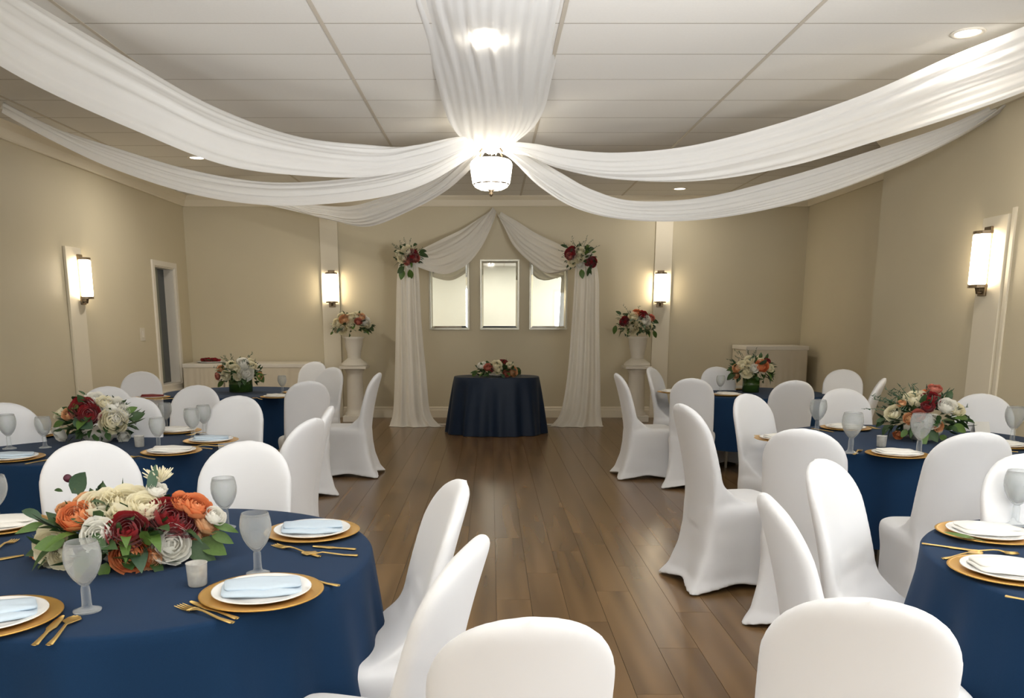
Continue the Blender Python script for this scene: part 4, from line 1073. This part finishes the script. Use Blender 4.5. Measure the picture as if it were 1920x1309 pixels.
arrangement('cream flowers in the white urn left of the arch', 661, 608, YB - 0.45, (43, 27),
    [(640, 617, 10, 'cream'), (657, 608, 9, 'cream'), (685, 600, 10, 'white'), (645, 597, 10, 'peach'), (668, 590, 9, 'cream'), (658, 592, 9, 'cream'), (672, 602, 7, 'pink'), (630, 605, 9, 'cream'), (690, 608, 7, 'cream'), (678, 592, 8, 'peach'), (628, 618, 7, 'cream'), (640, 590, 8, 'cream')],
    [(690, 612, 706, 620, 'leaf_dark', 0), (625, 622, 618, 628, 'leaf', 0)], seed=19, fol=140, zbase=pl_[2] - 0.03, nleaf=12)
arrangement('white and burgundy flowers in the urn right of the arch', 1194, 606, YB - 0.45, (43, 28),
    [(1183, 616, 13, 'cream'), (1210, 600, 11, 'white'), (1187, 591, 9, 'cream'), (1170, 601, 9, 'burgundy'), (1206, 588, 9, 'burgundy'), (1194, 584, 8, 'orange'), (1222, 595, 7, 'pink'), (1218, 612, 7, 'cream'), (1200, 608, 7, 'cream')],
    [(1155, 610, 1150, 628, 'leaf', 0), (1222, 600, 1237, 605, 'leaf_dark', 0), (1165, 590, 1155, 582, 'leaf_dark', 0), (1225, 620, 1232, 635, 'leaf', 0)], seed=23, fol=170, zbase=pr_[2] - 0.03, nleaf=14, wisps=8)

# ------------------------------------------------------------------ skirted buffet tables along the back wall
def skirted(x0, x1, y0, y1, z, label, ptop=False):
    r = thing('skirted_table', label, 'table', ((x0 + x1) / 2, (y0 + y1) / 2, 0), 0, 'skirted serving tables along the back wall')
    hx, hy = (x1 - x0) / 2, (y1 - y0) / 2
    bevel(obj('top_cloth', MB().box(-hx - 0.01, hx + 0.01, -hy - 0.01, hy + 0.01, z - 0.06, z), M['linen'], r), 0.008)
    per = []
    n = 160
    tot = 4 * (hx + hy)
    for k in range(n):
        s_ = k / n * tot
        if s_ < 2 * hx: q = (-hx + s_, -hy, 0, -1)
        elif s_ < 2 * hx + 2 * hy: q = (hx, -hy + s_ - 2 * hx, 1, 0)
        elif s_ < 4 * hx + 2 * hy: q = (hx - (s_ - 2 * hx - 2 * hy), hy, 0, 1)
        else: q = (-hx, hy - (s_ - 4 * hx - 2 * hy), -1, 0)
        per.append(q)
    rr = random.Random(int(z * 100)); ph = rr.uniform(0, 6)
    rows = []
    for i in range(6):
        t = i / 5
        rows.append([(a + nx * 0.03 * t * (0.4 + 0.6 * math.sin(k * 1.27 + math.sin(k * 0.31 + ph) * 1.5)), b_ + ny * 0.03 * t * (0.4 + 0.6 * math.sin(k * 1.27 + math.sin(k * 0.31 + ph) * 1.5)), (z - 0.05) * (1 - t) + 0.005 * t) for k, (a, b_, nx, ny) in enumerate(per)])
    obj('pleated_skirt', MB().grid(rows, True), M['skirt'], r, True)
    return r
yb1, yb0 = YB - 0.06, YB - 0.75
xa, xb = on_y(340, 682, yb0).x + 0.02, on_y(416, 682, yb0).x
zb_ = on_y(400, 682, yb0).z
skirted(max(xa, XL + 0.06), xb, yb0, yb1, zb_, 'pale skirted serving table in the back left corner')
xc = on_y(583, 682, yb0).x
skirted(xb + 0.03, xc, yb0, yb1, zb_, 'pale skirted serving table between the corner one and the left pilaster')
xa, xb2 = on_y(1400, 648, yb0).x, on_y(1516, 648, yb0).x
skirted(xa, min(xb2, XR - 0.08), yb0, yb1, on_y(1450, 649, yb0).z, 'tall pale skirted bar in the back right corner')
# white tray with a heap of red blooms on the left buffet
q = on_z(398, 681, zb_)
tr_ = thing('serving_tray', 'white serving tray on the corner buffet table holding red blooms', 'tray', (q.x - 0.05, yb0 + 0.25, zb_ + 0.001))
obj('tray_base', MB().lathe([(0.001, 0), (0.16, 0), (0.21, 0.02), (0.215, 0.024), (0.2, 0.022), (0.155, 0.008), (0.001, 0.008)], 32), M['china'], tr_, True)
rb_ = thing('red_bouquet', 'small heap of dark red blooms lying on the white serving tray', 'flowers', (q.x - 0.05, yb0 + 0.25, zb_ + 0.01))
for k, (dx, dy, s_) in enumerate(((-0.1, 0, 0.05), (-0.02, -0.03, 0.055), (0.07, 0.0, 0.05), (0.0, 0.06, 0.05), (0.12, -0.02, 0.035))):
    put('burgundy_peony', BL['burgundy', k % 2], rb_, (dx, dy, s_ * 0.8), (0.2, 0.1 * k, k), (s_, s_, s_))
for k in range(3): put('leaf', LF['leaf_dark', k], rb_, (0.04 * k - 0.04, -0.04, 0.015), (0.1, 0, 2.2 + k), (0.12, 0.12, 0.12))
# leaf sprig lying on the nearest right table
lp = on_z(1828, 1020, ZT)
sg = thing('leaf_sprig', 'green leaf lying between the plates of the nearest right table', 'leaf', (lp.x, lp.y, ZT + 0.018), 1.2)
put('leaf', LF['leaf', 1], sg, scale=(0.10, 0.10, 0.06)); obj('stem', MB().tube([(0, -0.05, -0.014), (0, -0.02, -0.004), (0, 0.02, 0.002)], 0.0015, 6), M['stem'], sg)
